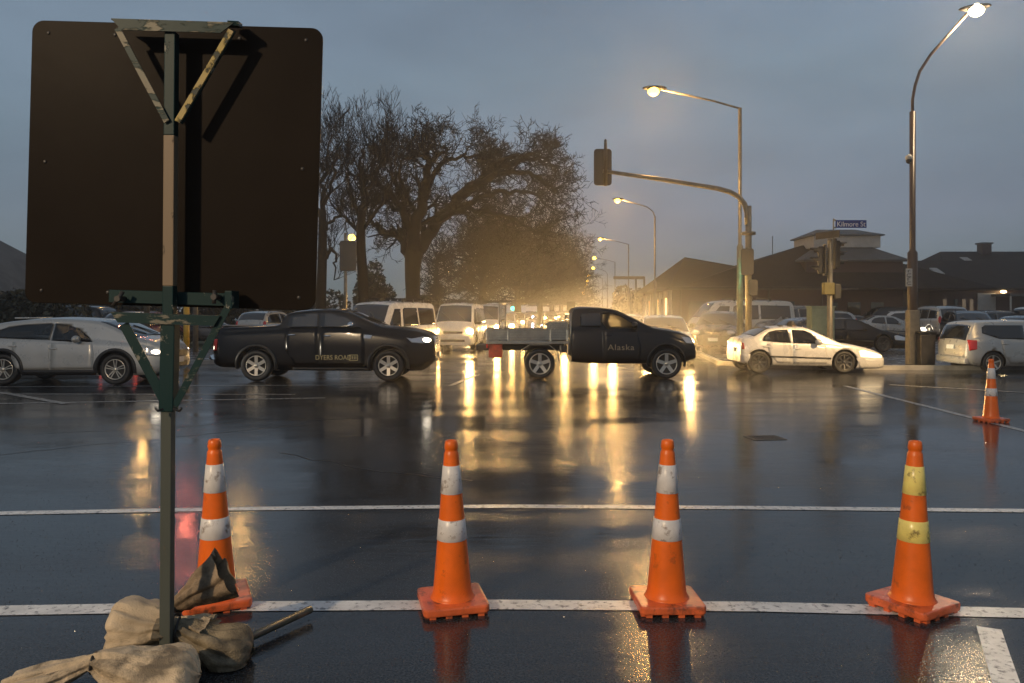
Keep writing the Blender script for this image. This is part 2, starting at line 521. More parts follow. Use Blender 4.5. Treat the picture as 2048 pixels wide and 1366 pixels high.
class Shape:
    """car body surface: x forward, y left, z up"""
    def __init__(s, top, bot, belt, W, plan=None, tum=0.30, rc=0.07, crown=0.035):
        top = sorted(top); bot = sorted(bot); belt = sorted(belt)
        s.x0, s.x1 = top[0][0], top[-1][0]
        s.zt, s.zb, s.zl = pchip(top), pchip(bot), pchip(belt)
        s.W, s.tum, s.rc, s.crown = W, tum, rc, crown
        if plan is None:
            a, b = s.x0, s.x1
            plan = [(a, .80), (a + .06, .90), (a + .22, .965), (a + .6, .99), ((a + b) / 2, 1.0), (b - .8, .985), (b - .35, .93), (b - .12, .83), (b - .03, .74), (b, .66)]
        s.plan = pchip(plan)
        s.knots = [p[0] for p in top]
    def y(s, x, z):
        zb, zl = s.zb(x), s.zl(x)
        w = s.W * s.plan(x)
        if z <= zl:
            u = (z - zb) / max(0.05, zl - zb)
            f = 1 - 0.07 * (max(0, 0.30 - u) / 0.30) ** 2 - 0.035 * (max(0, u - 0.62) / 0.38) ** 1.5
        else:
            f = 0.965 - s.tum * (z - zl) / s.W * 0.9 - 0.012
        return w * max(0.1, f)
    def section(s, x, n1=7, n2=5):
        zt, zb, zl = s.zt(x), s.zb(x), s.zl(x)
        zc = max(zt - s.rc, zb + 0.04)
        z1 = min(zl, zc - 0.02)
        out = [(0, zb), (s.y(x, zb) * 0.55, zb), (s.y(x, zb) * 0.93, zb)]
        zz = [zb + 0.015 + (z1 - zb - 0.015) * i / n1 for i in range(n1 + 1)]
        zz += [z1 + 0.012 + (zc - z1 - 0.012) * i / n2 for i in range(n2 + 1)]
        for z in zz: out.append((s.y(x, z), z))
        ye = s.y(x, zc)
        rr = min(s.rc, ye * 0.5)
        for a in (30, 60, 88):
            out.append((ye - rr * (1 - math.cos(R(a))), zc + (zt - zc) * math.sin(R(a)) * 0.98))
        yc = ye - rr
        for k in (0.72, 0.4, 0.0):
            out.append((yc * k, zt + s.crown * (1 - k * k)))
        return out
    def body(s, name, mats, parent, wells=(), holes=(), step=0.085):
        xs = set()
        n = int((s.x1 - s.x0) / step)
        for i in range(n + 1): xs.add(round(s.x0 + (s.x1 - s.x0) * i / n, 4))
        for e in (0.015, 0.04): xs.add(round(s.x0 + e, 4)); xs.add(round(s.x1 - e, 4))
        xs = sorted(xs)
        rows = []
        for x in xs:
            sec = s.section(x)
            ring = [(x, y, z) for y, z in sec] + [(x, -y, z) for y, z in sec[-2:0:-1]]
            rows.append(ring)
        k = len(rows[0])
        mb = MB()
        vs = [p for r in rows for p in r]
        fs = []
        for i in range(len(rows) - 1):
            for j in range(k):
                j2 = (j + 1) % k
                fs.append((i * k + j, (i + 1) * k + j, (i + 1) * k + j2, i * k + j2))
        fs.append(tuple(range(k)))
        fs.append(tuple((len(rows) - 1) * k + j for j in range(k))[::-1])
        mb.add(vs, fs, 0, True)
        mb.s[-1] = mb.s[-2] = False
        o = mb.build(name, mats, parent, weld=False)
        cuts = []
        if wells:
            cb = MB()
            for (xw, zc, r) in wells:
                for sgn in (-1, 1):
                    pr = [(xw + r * math.cos(2 * math.pi * q / 28), zc + r * math.sin(2 * math.pi * q / 28)) for q in range(28)]
                    cb.prism(pr, sgn * (s.W - 0.26), sgn * (s.W + 0.2), 'xz', 1)
            cuts.append(cb)
        for h in holes:
            hb = MB()
            hb.prism(h, -s.W - 0.3, s.W + 0.3, 'xz', 1)
            cuts.append(hb)
        for c in cuts:
            co = c.build('cutter', mats, parent)
            md = o.modifiers.new('b', 'BOOLEAN')
            md.operation = 'DIFFERENCE'
            md.solver = 'EXACT'
            md.object = co
            dg = bpy.context.evaluated_depsgraph_get()
            me = bpy.data.meshes.new_from_object(o.evaluated_get(dg))
            o.modifiers.clear()
            old = o.data
            o.data = me
            me.name = name
            bpy.data.meshes.remove(old)
            bpy.data.objects.remove(co)
        return o
    def patch(s, name, poly, m, parent, side=-1, eps=0.006, thick=0.014, gx=0.14, gz=0.07):
        bm = bmesh.new()
        vs = [bm.verts.new((a, 0, b)) for a, b in poly]
        bm.faces.new(vs)
        xa, xb = min(p[0] for p in poly), max(p[0] for p in poly)
        za, zb = min(p[1] for p in poly), max(p[1] for p in poly)
        x = xa + gx
        while x < xb - 0.01:
            bmesh.ops.bisect_plane(bm, geom=bm.verts[:] + bm.edges[:] + bm.faces[:], plane_co=(x, 0, 0), plane_no=(1, 0, 0))
            x += gx
        z = za + gz
        while z < zb - 0.005:
            bmesh.ops.bisect_plane(bm, geom=bm.verts[:] + bm.edges[:] + bm.faces[:], plane_co=(0, 0, z), plane_no=(0, 0, 1))
            z += gz
        for v in bm.verts:
            v.co.y = side * (s.y(v.co.x, v.co.z) + eps)
        ext = bmesh.ops.extrude_face_region(bm, geom=bm.faces[:])
        for g in ext['geom']:
            if isinstance(g, bmesh.types.BMVert): g.co.y -= side * thick
        bmesh.ops.recalc_face_normals(bm, faces=bm.faces)
        for f in bm.faces: f.smooth = abs(f.normal.y) > 0.6
        me = bpy.data.meshes.new(name)
        bm.to_mesh(me); bm.free()
        me.materials.append(m)
        o = bpy.data.objects.new(name, me)
        COL.objects.link(o)
        o.parent = parent
        return o
    def screen(s, name, xa, xb, m, parent, eps=0.008, wid=0.97, nu=10, nv=8):
        vs, fs = [], []
        for i in range(nv + 1):
            x = xa + (xb - xa) * i / nv
            zt = s.zt(x)
            zc = zt - s.rc
            ye = s.y(x, zc) - s.rc * 0.45
            dz = (s.zt(x + 0.02) - s.zt(x - 0.02)) / 0.04
            nrm = Vector((-dz, 0, 1)).normalized()
            for j in range(nu + 1):
                t = -1 + 2 * j / nu
                yy = ye * wid * t
                k = min(1.0, abs(yy) / max(0.05, s.y(x, zc) - s.rc))
                z = zt + s.crown * (1 - k * k)
                p = Vector((x, yy, z)) + nrm * eps
                vs.append(p)
        b = len(vs)
        vs += [v - Vector((0, 0, 0.02)) for v in vs]
        for i in range(nv):
            for j in range(nu):
                q = (i * (nu + 1) + j, i * (nu + 1) + j + 1, (i + 1) * (nu + 1) + j + 1, (i + 1) * (nu + 1) + j)
                fs.append(q)
        for j in range(nu):
            fs.append((j, j + 1, b + j + 1, b + j)); e = nv * (nu + 1)
            fs.append((e + j, e + j + 1, b + e + j + 1, b + e + j))
        for i in range(nv):
            a0, a1 = i * (nu + 1), (i + 1) * (nu + 1)
            fs.append((a0, a1, b + a1, b + a0)); fs.append((a0 + nu, a1 + nu, b + a1 + nu, b + a0 + nu))
        mb = MB().add(vs, fs, 0, True)
        return mb.build(name, m, parent)
    def arch(s, name, xw, zc, r1, r2, m, parent, side, a0=-12, a1=192, out=0.02):
        vs, fs = [], []
        n = 24
        for i in range(n + 1):
            a = R(a0 + (a1 - a0) * i / n)
            for r, o in ((r1, -0.05), (r1, out), (r2, out), (r2, -0.01)):
                x, z = xw + r * math.cos(a), zc + r * math.sin(a)
                vs.append((x, side * (s.y(x, max(z, s.zb(x))) + o), z))
        for i in range(n):
            for j in range(3):
                fs.append((i * 4 + j, i * 4 + j + 1, (i + 1) * 4 + j + 1, (i + 1) * 4 + j))
        return MB().add(vs, fs, 0, True).build(name, m, parent)

def wheel(parent, x, y, r, w, style, rim_m, side, rimf=0.66):
    """tyre mesh with a rim child; axle along y"""
    rot = Matrix.Rotation(R(90), 3, 'X')
    ri = r * rimf
    h = w / 2
    mb = MB()
    prof = [(ri, -h * .86), (r * .90, -h), (r * .975, -h * .80), (r, -h * .45), (r, h * .45), (r * .975, h * .80), (r * .90, h), (ri, h * .86), (ri, -h * .86)]
    mb.lathe(prof, 36, rot=rot, caps=False)
    t = mb.build('wheel', M_RUBBER, parent, loc=(x, y, r))
    rb = MB()
    o = side * h
    # barrel + lip
    lip = [(ri * 1.0, o * .90), (ri * .97, o * .96), (ri * .90, o * .80), (ri * .86, o * .15), (0.001, o * .10)]
    rb.lathe(lip[:3], 36, rot=rot, mi=0, caps=False)
    rb.lathe(lip[2:], 36, rot=rot, mi=1, caps=False)
    yo = -o * 0.80      # rotation maps lathe z to -y
    n, kind = style
    for k in range(n):
        a = 2 * math.pi * k / n + R(90)
        d = Vector((math.cos(a), 0, math.sin(a)))
        if kind == 'twin':
            for off in (-0.16, 0.16):
                d2 = Vector((math.cos(a + off), 0, math.sin(a + off)))
                d1 = Vector((math.cos(a + off * 2.2), 0, math.sin(a + off * 2.2)))
                rb.bar(d1 * ri * .14 + Vector((0, yo * .9, 0)), d2 * ri * .93 + Vector((0, yo, 0)), 0.02, ri * .10, 0, up=(0, 1, 0))
        elif kind == 'steel':
            rb.bar(d * ri * .30 + Vector((0, yo * .6, 0)), d * ri * .93 + Vector((0, yo * .8, 0)), 0.03, ri * .22, 1, up=(0, 1, 0))
        else:
            wd = ri * (0.32 if kind == 'wide' else 0.20)
            rb.bar(d * ri * .12 + Vector((0, yo * .85, 0)), d * ri * .93 + Vector((0, yo, 0)), wd, 0.022, 0, up=(0, 1, 0))
    rb.lathe([(ri * .24, yo * -1.0 - side * .02), (ri * .20, -yo + side * .012), (0.001, -yo + side * .016)], 16, rot=rot, mi=0)
    rb.build('rim', [rim_m, M_ALLOYD], t)
    return t

def lamp_blob(name, m, parent, c, r, rz=0.0, ry=0.0):
    rot = Matrix.Rotation(rz, 3, 'Z') @ Matrix.Rotation(ry, 3, 'Y')
    return MB().ball(c, r, 14, 8, rot=rot).build(name, m, parent)

def spot(parent, loc, tgt, power, color, size=R(70), blend=0.8, rad=0.06):
    d = bpy.data.lights.new('beam_spot', 'SPOT')
    d.energy = power
    d.color = color
    d.spot_size = size
    d.spot_blend = blend
    d.shadow_soft_size = rad
    o = bpy.data.objects.new('beam_spot', d)
    COL.objects.link(o)
    o.parent = parent
    o.location = loc
    o.rotation_euler = (Vector(tgt) - Vector(loc)).to_track_quat('-Z', 'Y').to_euler()
    return o

def paint(name, c, rough=0.28, metal=0.0):
    return mat(name, c, rough, metal=metal, coat=0.8, var=0.05, vscale=3, bump=0.0004, bscale=120, rvar=0.08)

P_SILVER = paint('silver_paint', (0.42, 0.42, 0.40), 0.32, 0.35)
P_WHITE = paint('white_paint', (0.70, 0.69, 0.66))
P_BLACK = mat('black_paint', (0.003, 0.003, 0.0035), 0.2, spec=.35, coat=.15)
P_DARK = paint('charcoal_paint', (0.03, 0.032, 0.035), 0.28, 0.2)
P_GREY = paint('grey_paint', (0.16, 0.165, 0.17), 0.3, 0.3)
P_RED = paint('dark_red_paint', (0.10, 0.008, 0.010))
P_BLUE = paint('pale_blue_paint', (0.20, 0.26, 0.30), 0.3, 0.2)
P_CHAMP = paint('pale_silver_paint', (0.55, 0.54, 0.52), 0.3, 0.15)

def glass_through():
    m = bpy.data.materials.new('clear_glass')
    m.use_nodes = True
    n, l = m.node_tree.nodes, m.node_tree.links
    n.clear()
    o = n.new('ShaderNodeOutputMaterial')
    a = n.new('ShaderNodeBsdfTransparent'); a.inputs[0].default_value = (0.80, 0.80, 0.78, 1)
    b = n.new('ShaderNodeBsdfGlossy'); b.inputs['Roughness'].default_value = 0.04
    f = n.new('ShaderNodeFresnel'); f.inputs[0].default_value = 1.45
    x = n.new('ShaderNodeMixShader')
    l.new(f.outputs[0], x.inputs[0]); l.new(a.outputs[0], x.inputs[1]); l.new(b.outputs[0], x.inputs[2]); l.new(x.outputs[0], o.inputs[0])
    return m
M_CLEAR = glass_through()
def glow_glass():
    m = glass_through()
    m.name = 'backlit_window_glass'
    n, l = m.node_tree.nodes, m.node_tree.links
    o = [x for x in n if x.type == 'OUTPUT_MATERIAL'][0]
    src = o.inputs[0].links[0].from_socket
    t = n.new('ShaderNodeBsdfTranslucent'); t.inputs[0].default_value = (.9, .88, .8, 1)  # translucent layer added so headlights behind make the pane glow
    x = n.new('ShaderNodeMixShader'); x.inputs[0].default_value = .40
    l.new(src, x.inputs[1]); l.new(t.outputs[0], x.inputs[2]); l.new(x.outputs[0], o.inputs[0])
    return m
M_GLOWG = glow_glass()

def mirror_poly(poly): return poly

def seat(parent, x, y, z, m):
    mb = MB()
    mb.box((x, y, z), (0.14, 0.46, 0.62), Matrix.Rotation(R(-12), 3, 'Y'))
    mb.box((x - 0.10, y, z + 0.42), (0.10, 0.26, 0.18))
    return mb.build('seat', m, parent, bevel=0.04)

def driver(label, parent_root, loc, shirt, hair, skin, group=None):
    """seated figure seen from the chest up behind a side window; local +x is forward"""
    p = thing('person', label, 'person', loc, 0)
    p.rotation_euler = parent_root.rotation_euler
    me = bpy.data.meshes.new('body')
    J = [(-.02, 0, 0), (-.06, 0, .22), (-.07, 0, .42), (-.03, 0, .53), (0, 0, .60), (.02, 0, .70), (.02, 0, .78),
         (-.05, .19, .42), (.10, .24, .22), (.36, .16, .24), (-.05, -.19, .42), (.10, -.24, .22), (.36, -.16, .24), (.30, .10, -.02), (.30, -.10, -.02),
         (.11, 0, .675), (.44, .14, .27), (.44, -.14, .27)]
    E = [(0, 1), (1, 2), (2, 3), (3, 4), (4, 5), (5, 6), (2, 7), (7, 8), (8, 9), (2, 10), (10, 11), (11, 12), (0, 13), (0, 14), (5, 15), (9, 16), (12, 17)]
    rad = [.16, .15, .15, .06, .065, .095, .075, .08, .055, .038, .08, .055, .038, .09, .09, .022, .04, .04]
    me.from_pydata(J, E, [])
    me.materials.append(shirt)
    b = bpy.data.objects.new('body', me)
    COL.objects.link(b)
    b.parent = p
    sk = b.modifiers.new('skin', 'SKIN')
    for v, r_ in zip(me.skin_vertices[0].data, rad): v.radius = (r_, r_)
    me.skin_vertices[0].data[0].use_root = True
    ss = b.modifiers.new('sub', 'SUBSURF'); ss.levels = 2; ss.render_levels = 2
    dg = bpy.context.evaluated_depsgraph_get()
    nm = bpy.data.meshes.new_from_object(b.evaluated_get(dg))
    b.modifiers.clear()
    b.data = nm
    nm.name = 'body'
    nm.materials.clear(); nm.materials.append(shirt); nm.materials.append(skin)
    for f in nm.polygons:
        f.use_smooth = True
        c = f.center
        f.material_index = 1 if c.z > .56 or c.x > .37 and c.z > .15 else 0
    h = MB().ball((-.012, 0, .745), (.115, .098, .10), 14, 10)
    h.build('hair', hair, p)
    for s_ in (-1, 1):
        MB().ball((.09, s_ * .036, .715), (.012, .014, .010), 8, 6).build('eye', M_BLACKP, p)
        MB().ball((.01, s_ * .096, .69), (.022, .010, .032), 8, 6).build('ear', skin, p)
    return p
M_SHIRT = mat('dark_jacket', (0.015, 0.015, 0.018), 0.8)
M_SKIN = mat('skin', (0.38, 0.22, 0.15), 0.5)
M_HAIR = mat('dark_hair', (0.012, 0.009, 0.007), 0.6)
M_SEAT = mat('dark_seat_cloth', (0.02, 0.02, 0.022), 0.8)

def px2local(pts, x0, g, s):
    return [((x - x0) / s, (g - y) / s) for x, y in pts]

def car_parts(t, S, spec, pm, glass_side, glass_front):
    """panes, doors, lights, wheels on the body shape S"""
    for side in (-1, 1):
        for poly in spec.get('windows', []):
            S.patch('side_window', poly, glass_side, t, side, eps=spec.get('weps', 0.004), thick=0.012)
        for poly in spec.get('doors', []):
            d = S.patch('door', poly, pm, t, side, eps=0.007, thick=0.016)
        for (hx, hz) in spec.get('handles', []):
            MB().ball((hx, side * (S.y(hx, hz) + 0.014), hz), (0.10, 0.022, 0.02), 10, 6).build('door_handle', spec.get('handle_m', pm), t)
        if 'mirror' in spec:
            mx_, mz_ = spec['mirror']
            yy = S.y(mx_, mz_)
            mb = MB().ball((mx_ - 0.02, side * (yy + 0.14), mz_ + 0.06), (0.085, 0.13, 0.085), 12, 8)
            mb.bar((mx_, side * (yy - 0.03), mz_ - 0.01), (mx_, side * (yy + 0.08), mz_ + 0.03), 0.05, 0.04)
            mb.build('wing_mirror', spec.get('mirror_m', pm), t)
        for (xw, r) in spec['wheels']:
            wheel(t, xw, side * (S.W - 0.125), r, 0.235, spec['rim'], spec.get('rim_m', M_ALLOY), -side, spec.get('rimf', .66))
        for trim in spec.get('trims', []):
            S.patch('side_moulding', trim[0], trim[1], t, side, eps=0.02, thick=0.03)
        for a in spec.get('arches', []):
            S.arch('wheel_arch', a[0], a[1], a[2], a[3], M_BLACKP, t, side)
        h = spec['head']
        if 'head_poly' in spec:
            hp_ = S.patch('headlight', spec['head_poly'], spec.get('head_pm', M_LENS), t, side, eps=.012, thick=.05, gx=.05, gz=.03)
            if h: lamp_blob('bulb', spec.get('head_m', M_LENS), hp_, (h[0], side * h[1], h[2]), h[3])
        else:
            lamp_blob('headlight', spec.get('head_m', M_LENS), t, (h[0], side * h[1], h[2]), h[3], side * R(h[4] if len(h) > 4 else 0) * 1.0)
        k = spec['tail']
        if 'tail_poly' in spec:
            S.patch('tail_light', spec['tail_poly'], spec.get('tail_m', M_TAIL), t, side, eps=.014, thick=.05, gx=.05, gz=.05)
        elif k: lamp_blob('tail_light', spec.get('tail_m', M_TAIL), t, (k[0], side * k[1], k[2]), k[3])
        for bp_ in spec.get('bumpers', []):
            S.patch('bumper', bp_, pm, t, side, eps=.016, thick=.03, gx=.06)
    if 'wind' in spec: S.screen('windscreen', spec['wind'][0], spec['wind'][1], glass_front, t, wid=spec.get('windw', .97))
    if 'rear' in spec: S.screen('rear_window', spec['rear'][0], spec['rear'][1], glass_front, t, wid=.92)
    if 'grille' in spec:
        gx_, gz_, gw, gh = spec['grille']
        mb = MB()
        mb.box((gx_, 0, gz_), (0.05, gw, gh))
        mb.build('grille', M_BLACKP, t, bevel=0.012)
    if 'intake' in spec:
        gx_, gz_, gw, gh = spec['intake']
        MB().box((gx_, 0, gz_), (0.05, gw, gh)).build('lower_intake', M_BLACKP, t, bevel=0.012)
    for pn in ('plate_f', 'plate_r'):
        if pn in spec:
            a, b = spec[pn]
            MB().box((a, 0, b), (0.03, 0.36, 0.125)).build('number_plate', M_PLATE, t, bevel=0.006)
    if 'wipers' in spec:
        xa, xb = spec['wipers']
        for (y0, y1) in ((0.45, 0.08), (-0.15, -0.55)):
            MB().bar((xa, y0, S.zt(xa) + S.crown + 0.02), (xb, y1, S.zt(xb) + S.crown * .8 + 0.02), 0.02, 0.02).build('wiper', M_BLACKP, t)
    if 'rack' in spec:
        xa, xb = spec['rack']
        for side in (-1, 1):
            yy = S.y((xa + xb) / 2, S.zt((xa + xb) / 2) - S.rc) - 0.06
            pts = [(x, side * yy, S.zt(x) + 0.05) for x in (xa, xa + .12, (xa + xb) / 2, xb - .12, xb)]
            pts[0] = (xa, side * yy, S.zt(xa) - .01); pts[-1] = (xb, side * yy, S.zt(xb) - .01)
            MB().tube(pts, 0.016, 6).build('roof_rail', M_GALVD, t)
    if 'bars' in spec:
        for xb_ in spec['bars']:
            zz = S.zt(xb_)
            yy = S.y(xb_, zz - S.rc) - 0.03
            mb = MB().bar((xb_, -yy - .03, zz + 0.11), (xb_, yy + .03, zz + 0.11), 0.05, 0.03)
            for s_ in (-1, 1): mb.box((xb_, s_ * yy, zz + 0.045), (0.07, 0.04, 0.13))
            mb.build('roof_bar', M_BLACKP, t)

def inset(poly, f=0.93):
    cx = sum(p[0] for p in poly) / len(poly); cz = sum(p[1] for p in poly) / len(poly)
    return [(cx + (x - cx) * f, cz + (z - cz) * f) for x, z in poly]

# ------------------------------------------------------------------ silver SUV (left edge)
def make_suv_main():
    x0, g, Y = 100.0, 771.0, 18.0
    s = F / Y
    L = lambda pts: px2local([(x if x < 285 else 285 + (x - 285) * .55, y) for x, y in pts], x0, g, s)
    W = 0.92
    t = thing('suv', 'silver SUV crossing at the far left of the junction with dark wheel arches', 'suv', ((x0 - CX) / F * Y, Y + W, 0))
    top = L([(-66, 716), (-64, 690), (-60, 672), (-46, 656), (-10, 647), (40, 641), (100, 638), (150, 640), (185, 643), (212, 651), (248, 668), (272, 678), (300, 682), (322, 688), (340, 697), (353, 708), (357, 722)])
    bot = L([(-66, 742), (-40, 752), (0, 754), (60, 752), (180, 752), (290, 752), (330, 748), (357, 738)])
    belt = L([(-66, 684), (0, 681), (60, 681), (130, 684), (200, 686), (280, 692), (357, 706)])
    S = Shape(top, bot, belt, W, tum=0.34, rc=0.08)
    wh = [((229 - x0) / s, 0.355), ((4 - x0) / s, 0.355)]
    win1 = L([(-28, 676), (-24, 666), (5, 656), (42, 650), (98, 647.5), (101, 650), (97, 681), (40, 679)])
    win2 = L([(102, 648), (128, 650), (152, 658), (174, 674), (183, 685), (140, 684.5), (100, 682)])
    S.body('body', [P_SILVER, M_BLACKP], t, wells=[(a, b, b + .055) for a, b in wh], holes=[inset(win1, .95), inset(win2, .96)])
    spec = dict(windows=[win1, win2], wheels=wh, rim=(5, 'twin'), rim_m=M_ALLOY, rimf=.66,
                doors=[L([(24, 684), (97, 685.5), (98, 740), (40, 741), (30, 735), (22, 715)]), L([(101, 686), (183, 688), (187, 706), (186, 738), (101, 740)])],
                handles=L([(24, 693), (106, 698)]), mirror=L([(158, 684)])[0],
                trims=[(L([(38, 741), (190, 740), (190, 751), (42, 752)]), M_BLACKP)],
                arches=[(a, b, b + .05, b + .125) for a, b in wh],
                head_poly=L([(286, 696), (312, 699), (346, 706), (343, 713), (296, 711.5)]), head=((305 - x0) / s, .79, (g - 705) / s, (.13, .06, .05)), head_m=M_HEADW,
                tail=((-60 - x0) / s, .72, (g - 690) / s, (.10, .16, .10)),
                wind=L([(269, 0), (192, 0)])[0][0:1] + L([(192, 0)])[0][0:1], grille=((323 - x0) / s, (g - 711) / s, .95, .16),
                intake=((323.5 - x0) / s, (g - 733) / s, .9, .12), plate_f=((327 - x0) / s, (g - 724) / s), wipers=((262 - x0) / s, (225 - x0) / s), rear=((-58 - x0) / s, (-44 - x0) / s))
    spec['wind'] = ((267 - x0) / s, (192 - x0) / s)
    car_parts(t, S, spec, P_SILVER, M_CLEAR, M_GLASSB)
    MB().box(((20 - x0) / s, 0, (g - 637) / s), (.32, 1.0, .03)).build('roof_spoiler', P_SILVER, t, bevel=.01)
    for sd in (-1, 1): lamp_blob('fog_light', M_LENS, t, ((319 - x0) / s, sd * .66, (g - 731) / s), (.06, .09, .07))
    driver('driver in dark clothes at the wheel of the silver SUV on the left', t, t.location + Vector(((118 - x0) / s, -.36, .68)), M_SHIRT, M_HAIR, M_SKIN)
    spot(t, ((330 - x0) / s, -.6, .68), ((330 - x0) / s + 12, -.6, 0.1), 60, (1, .88, .7))
    return t

# ------------------------------------------------------------------ black double cab pickup
def make_pickup():
    x0, g, Y = 646.0, 763.0, 18.9
    s = F / Y
    L = lambda pts: px2local(pts, x0, g, s)
    W = 0.93
    t = thing('pickup_truck', 'black double cab pickup truck crossing in front of the white vans', 'pickup truck', ((x0 - CX) / F * Y, Y + W, 0))
    top = L([(421, 705), (424, 668), (428, 658), (434, 656), (480, 654), (555, 650), (560, 646), (566, 634), (574, 626.5), (600, 622), (640, 619.5), (668, 620), (690, 624), (712, 633), (740, 645.5), (760, 654), (785, 656.5), (812, 659), (838, 664), (856, 670), (866, 680), (869, 700)])
    bot = L([(421, 728), (440, 735), (480, 736), (580, 741), (740, 742), (800, 742), (840, 742), (869, 720)])
    belt = L([(421, 668), (520, 662), (570, 660), (640, 658.5), (700, 660), (750, 664), (869, 686)])
    S = Shape(top, bot, belt, W, tum=0.30, rc=0.07)
    wh = [((776.5 - x0) / s, 0.375), ((511.5 - x0) / s, 0.375)]
    S.body('body', [P_BLACK, M_BLACKP], t, wells=[(a, b, b + .07) for a, b in wh])
    w1 = L([(573, 657), (578, 633), (592, 628), (634, 626), (634, 656)])
    w2 = L([(638, 656), (638, 626), (668, 627), (688, 632), (712, 646), (724, 657), (690, 656.5)])
    spec = dict(windows=[w1, w2], wheels=wh, rim=(6, 'wide'), rimf=.645, windw=.95,
                doors=[L([(568, 661), (634, 660), (635, 731), (590, 731), (570, 700)]), L([(638, 660), (724, 660), (730, 690), (728, 731), (638, 731)])],
                handles=L([(583, 669.5), (655, 671.5)]), handle_m=M_CHROME, mirror=L([(704, 655)])[0], mirror_m=M_CHROME,
                trims=[(L([(585, 735), (735, 735), (735, 740), (585, 740)]), M_BLACKP)],
                arches=[(a, b + .02, b + .06, b + .13) for a, b in wh],
                head_poly=L([(812, 675), (823, 677), (846, 673), (861, 676), (862, 684), (845, 687), (823, 685)]), head=((850 - x0) / s, .77, (g - 680.5) / s, (.13, .06, .06)), head_m=M_HEADW,
                tail=None, tail_poly=L([(422.5, 678), (434, 678), (432, 700), (422.5, 702)]), tail_m=M_TAIL,
                wind=((757 - x0) / s, (694 - x0) / s), rear=((557 - x0) / s, (571 - x0) / s),
                plate_f=((872 - x0) / s, (g - 712) / s), plate_r=((416 - x0) / s, (g - 700) / s), wipers=((752 - x0) / s, (722 - x0) / s))
    car_parts(t, S, spec, P_BLACK, M_GLASSD, M_GLASSB)
    g_ = MB()
    for k in range(4): g_.box(((866 - x0) / s, 0, (g - 676 - k * 5.5) / s), (.07, 1.05, .035))
    g_.box(((868 - x0) / s, 0, (g - 684) / s), (.05, .12, .28))
    for sd in (-1, 1): g_.box(((866 - x0) / s, sd * .52, (g - 684) / s), (.06, .05, .28))
    g_.build('grille', M_CHROME, t, bevel=.008)
    b = MB().tube([((424 - x0) / s, -.82, (g - 714) / s), ((416 - x0) / s, -.70, (g - 716) / s), ((415 - x0) / s, .70, (g - 716) / s), ((424 - x0) / s, .82, (g - 714) / s)], .065, 8)
    b.build('rear_bumper', M_CHROME, t)
    fb = MB().box(((864 - x0) / s, 0, (g - 716) / s), (.14, 1.5, .14))
    fb.build('front_bumper', P_BLACK, t, bevel=.03)
    for sd in (-1, 1):
        lamp_blob('fog_light', M_LENS, t, ((858 - x0) / s, sd * .66, (g - 703) / s), (.08, .09, .07))
        MB().prism(L([(729, 669), (744, 670), (741, 677), (727, 676)]), sd * (S.y(1.0, 1.0) + .004), sd * (S.y(1.0, 1.0) + .016)).build('wing_vent', M_CHROME, t)
        MB().box(((490 - x0) / s, sd * .80, (g - 726) / s), (.05, .12, .22)).build('mud_flap', M_BLACKP, t)
    tb = MB()
    tb.box(((494 - x0) / s, 0, (g - 652.5) / s), (1.5, 1.36, .025))
    tb.build('tonneau_cover', M_BLACKP, t, bevel=.008)
    yy = -(S.y(0.35, .55) + .012)
    ml = mat('door_lettering', (0.50, 0.42, 0.20), 0.5)
    tx = text_mesh('door_lettering', 'DYERS ROAD', 0.155, ml, t, ((667 - x0) / s, yy, (g - 715) / s), (R(90), 0, 0), sx=0.92)
    lb = MB()
    zc, xc = (g - 715) / s, (707 - x0) / s
    for dz in (-.062, .062): lb.box((xc, yy, zc + dz), (.20, .006, .014))
    for dx in (-.1, .1): lb.box((xc + dx, yy, zc), (.014, .006, .124))
    for dx in (-.06, -.02, .02, .06): lb.box((xc + dx, yy, zc), (.016, .006, .07))
    lb.build('door_emblem', ml, t)
    spot(t, ((872 - x0) / s, -.6, .95), ((872 - x0) / s + 12, -.6, .2), 60, (1, .88, .7))
    return t

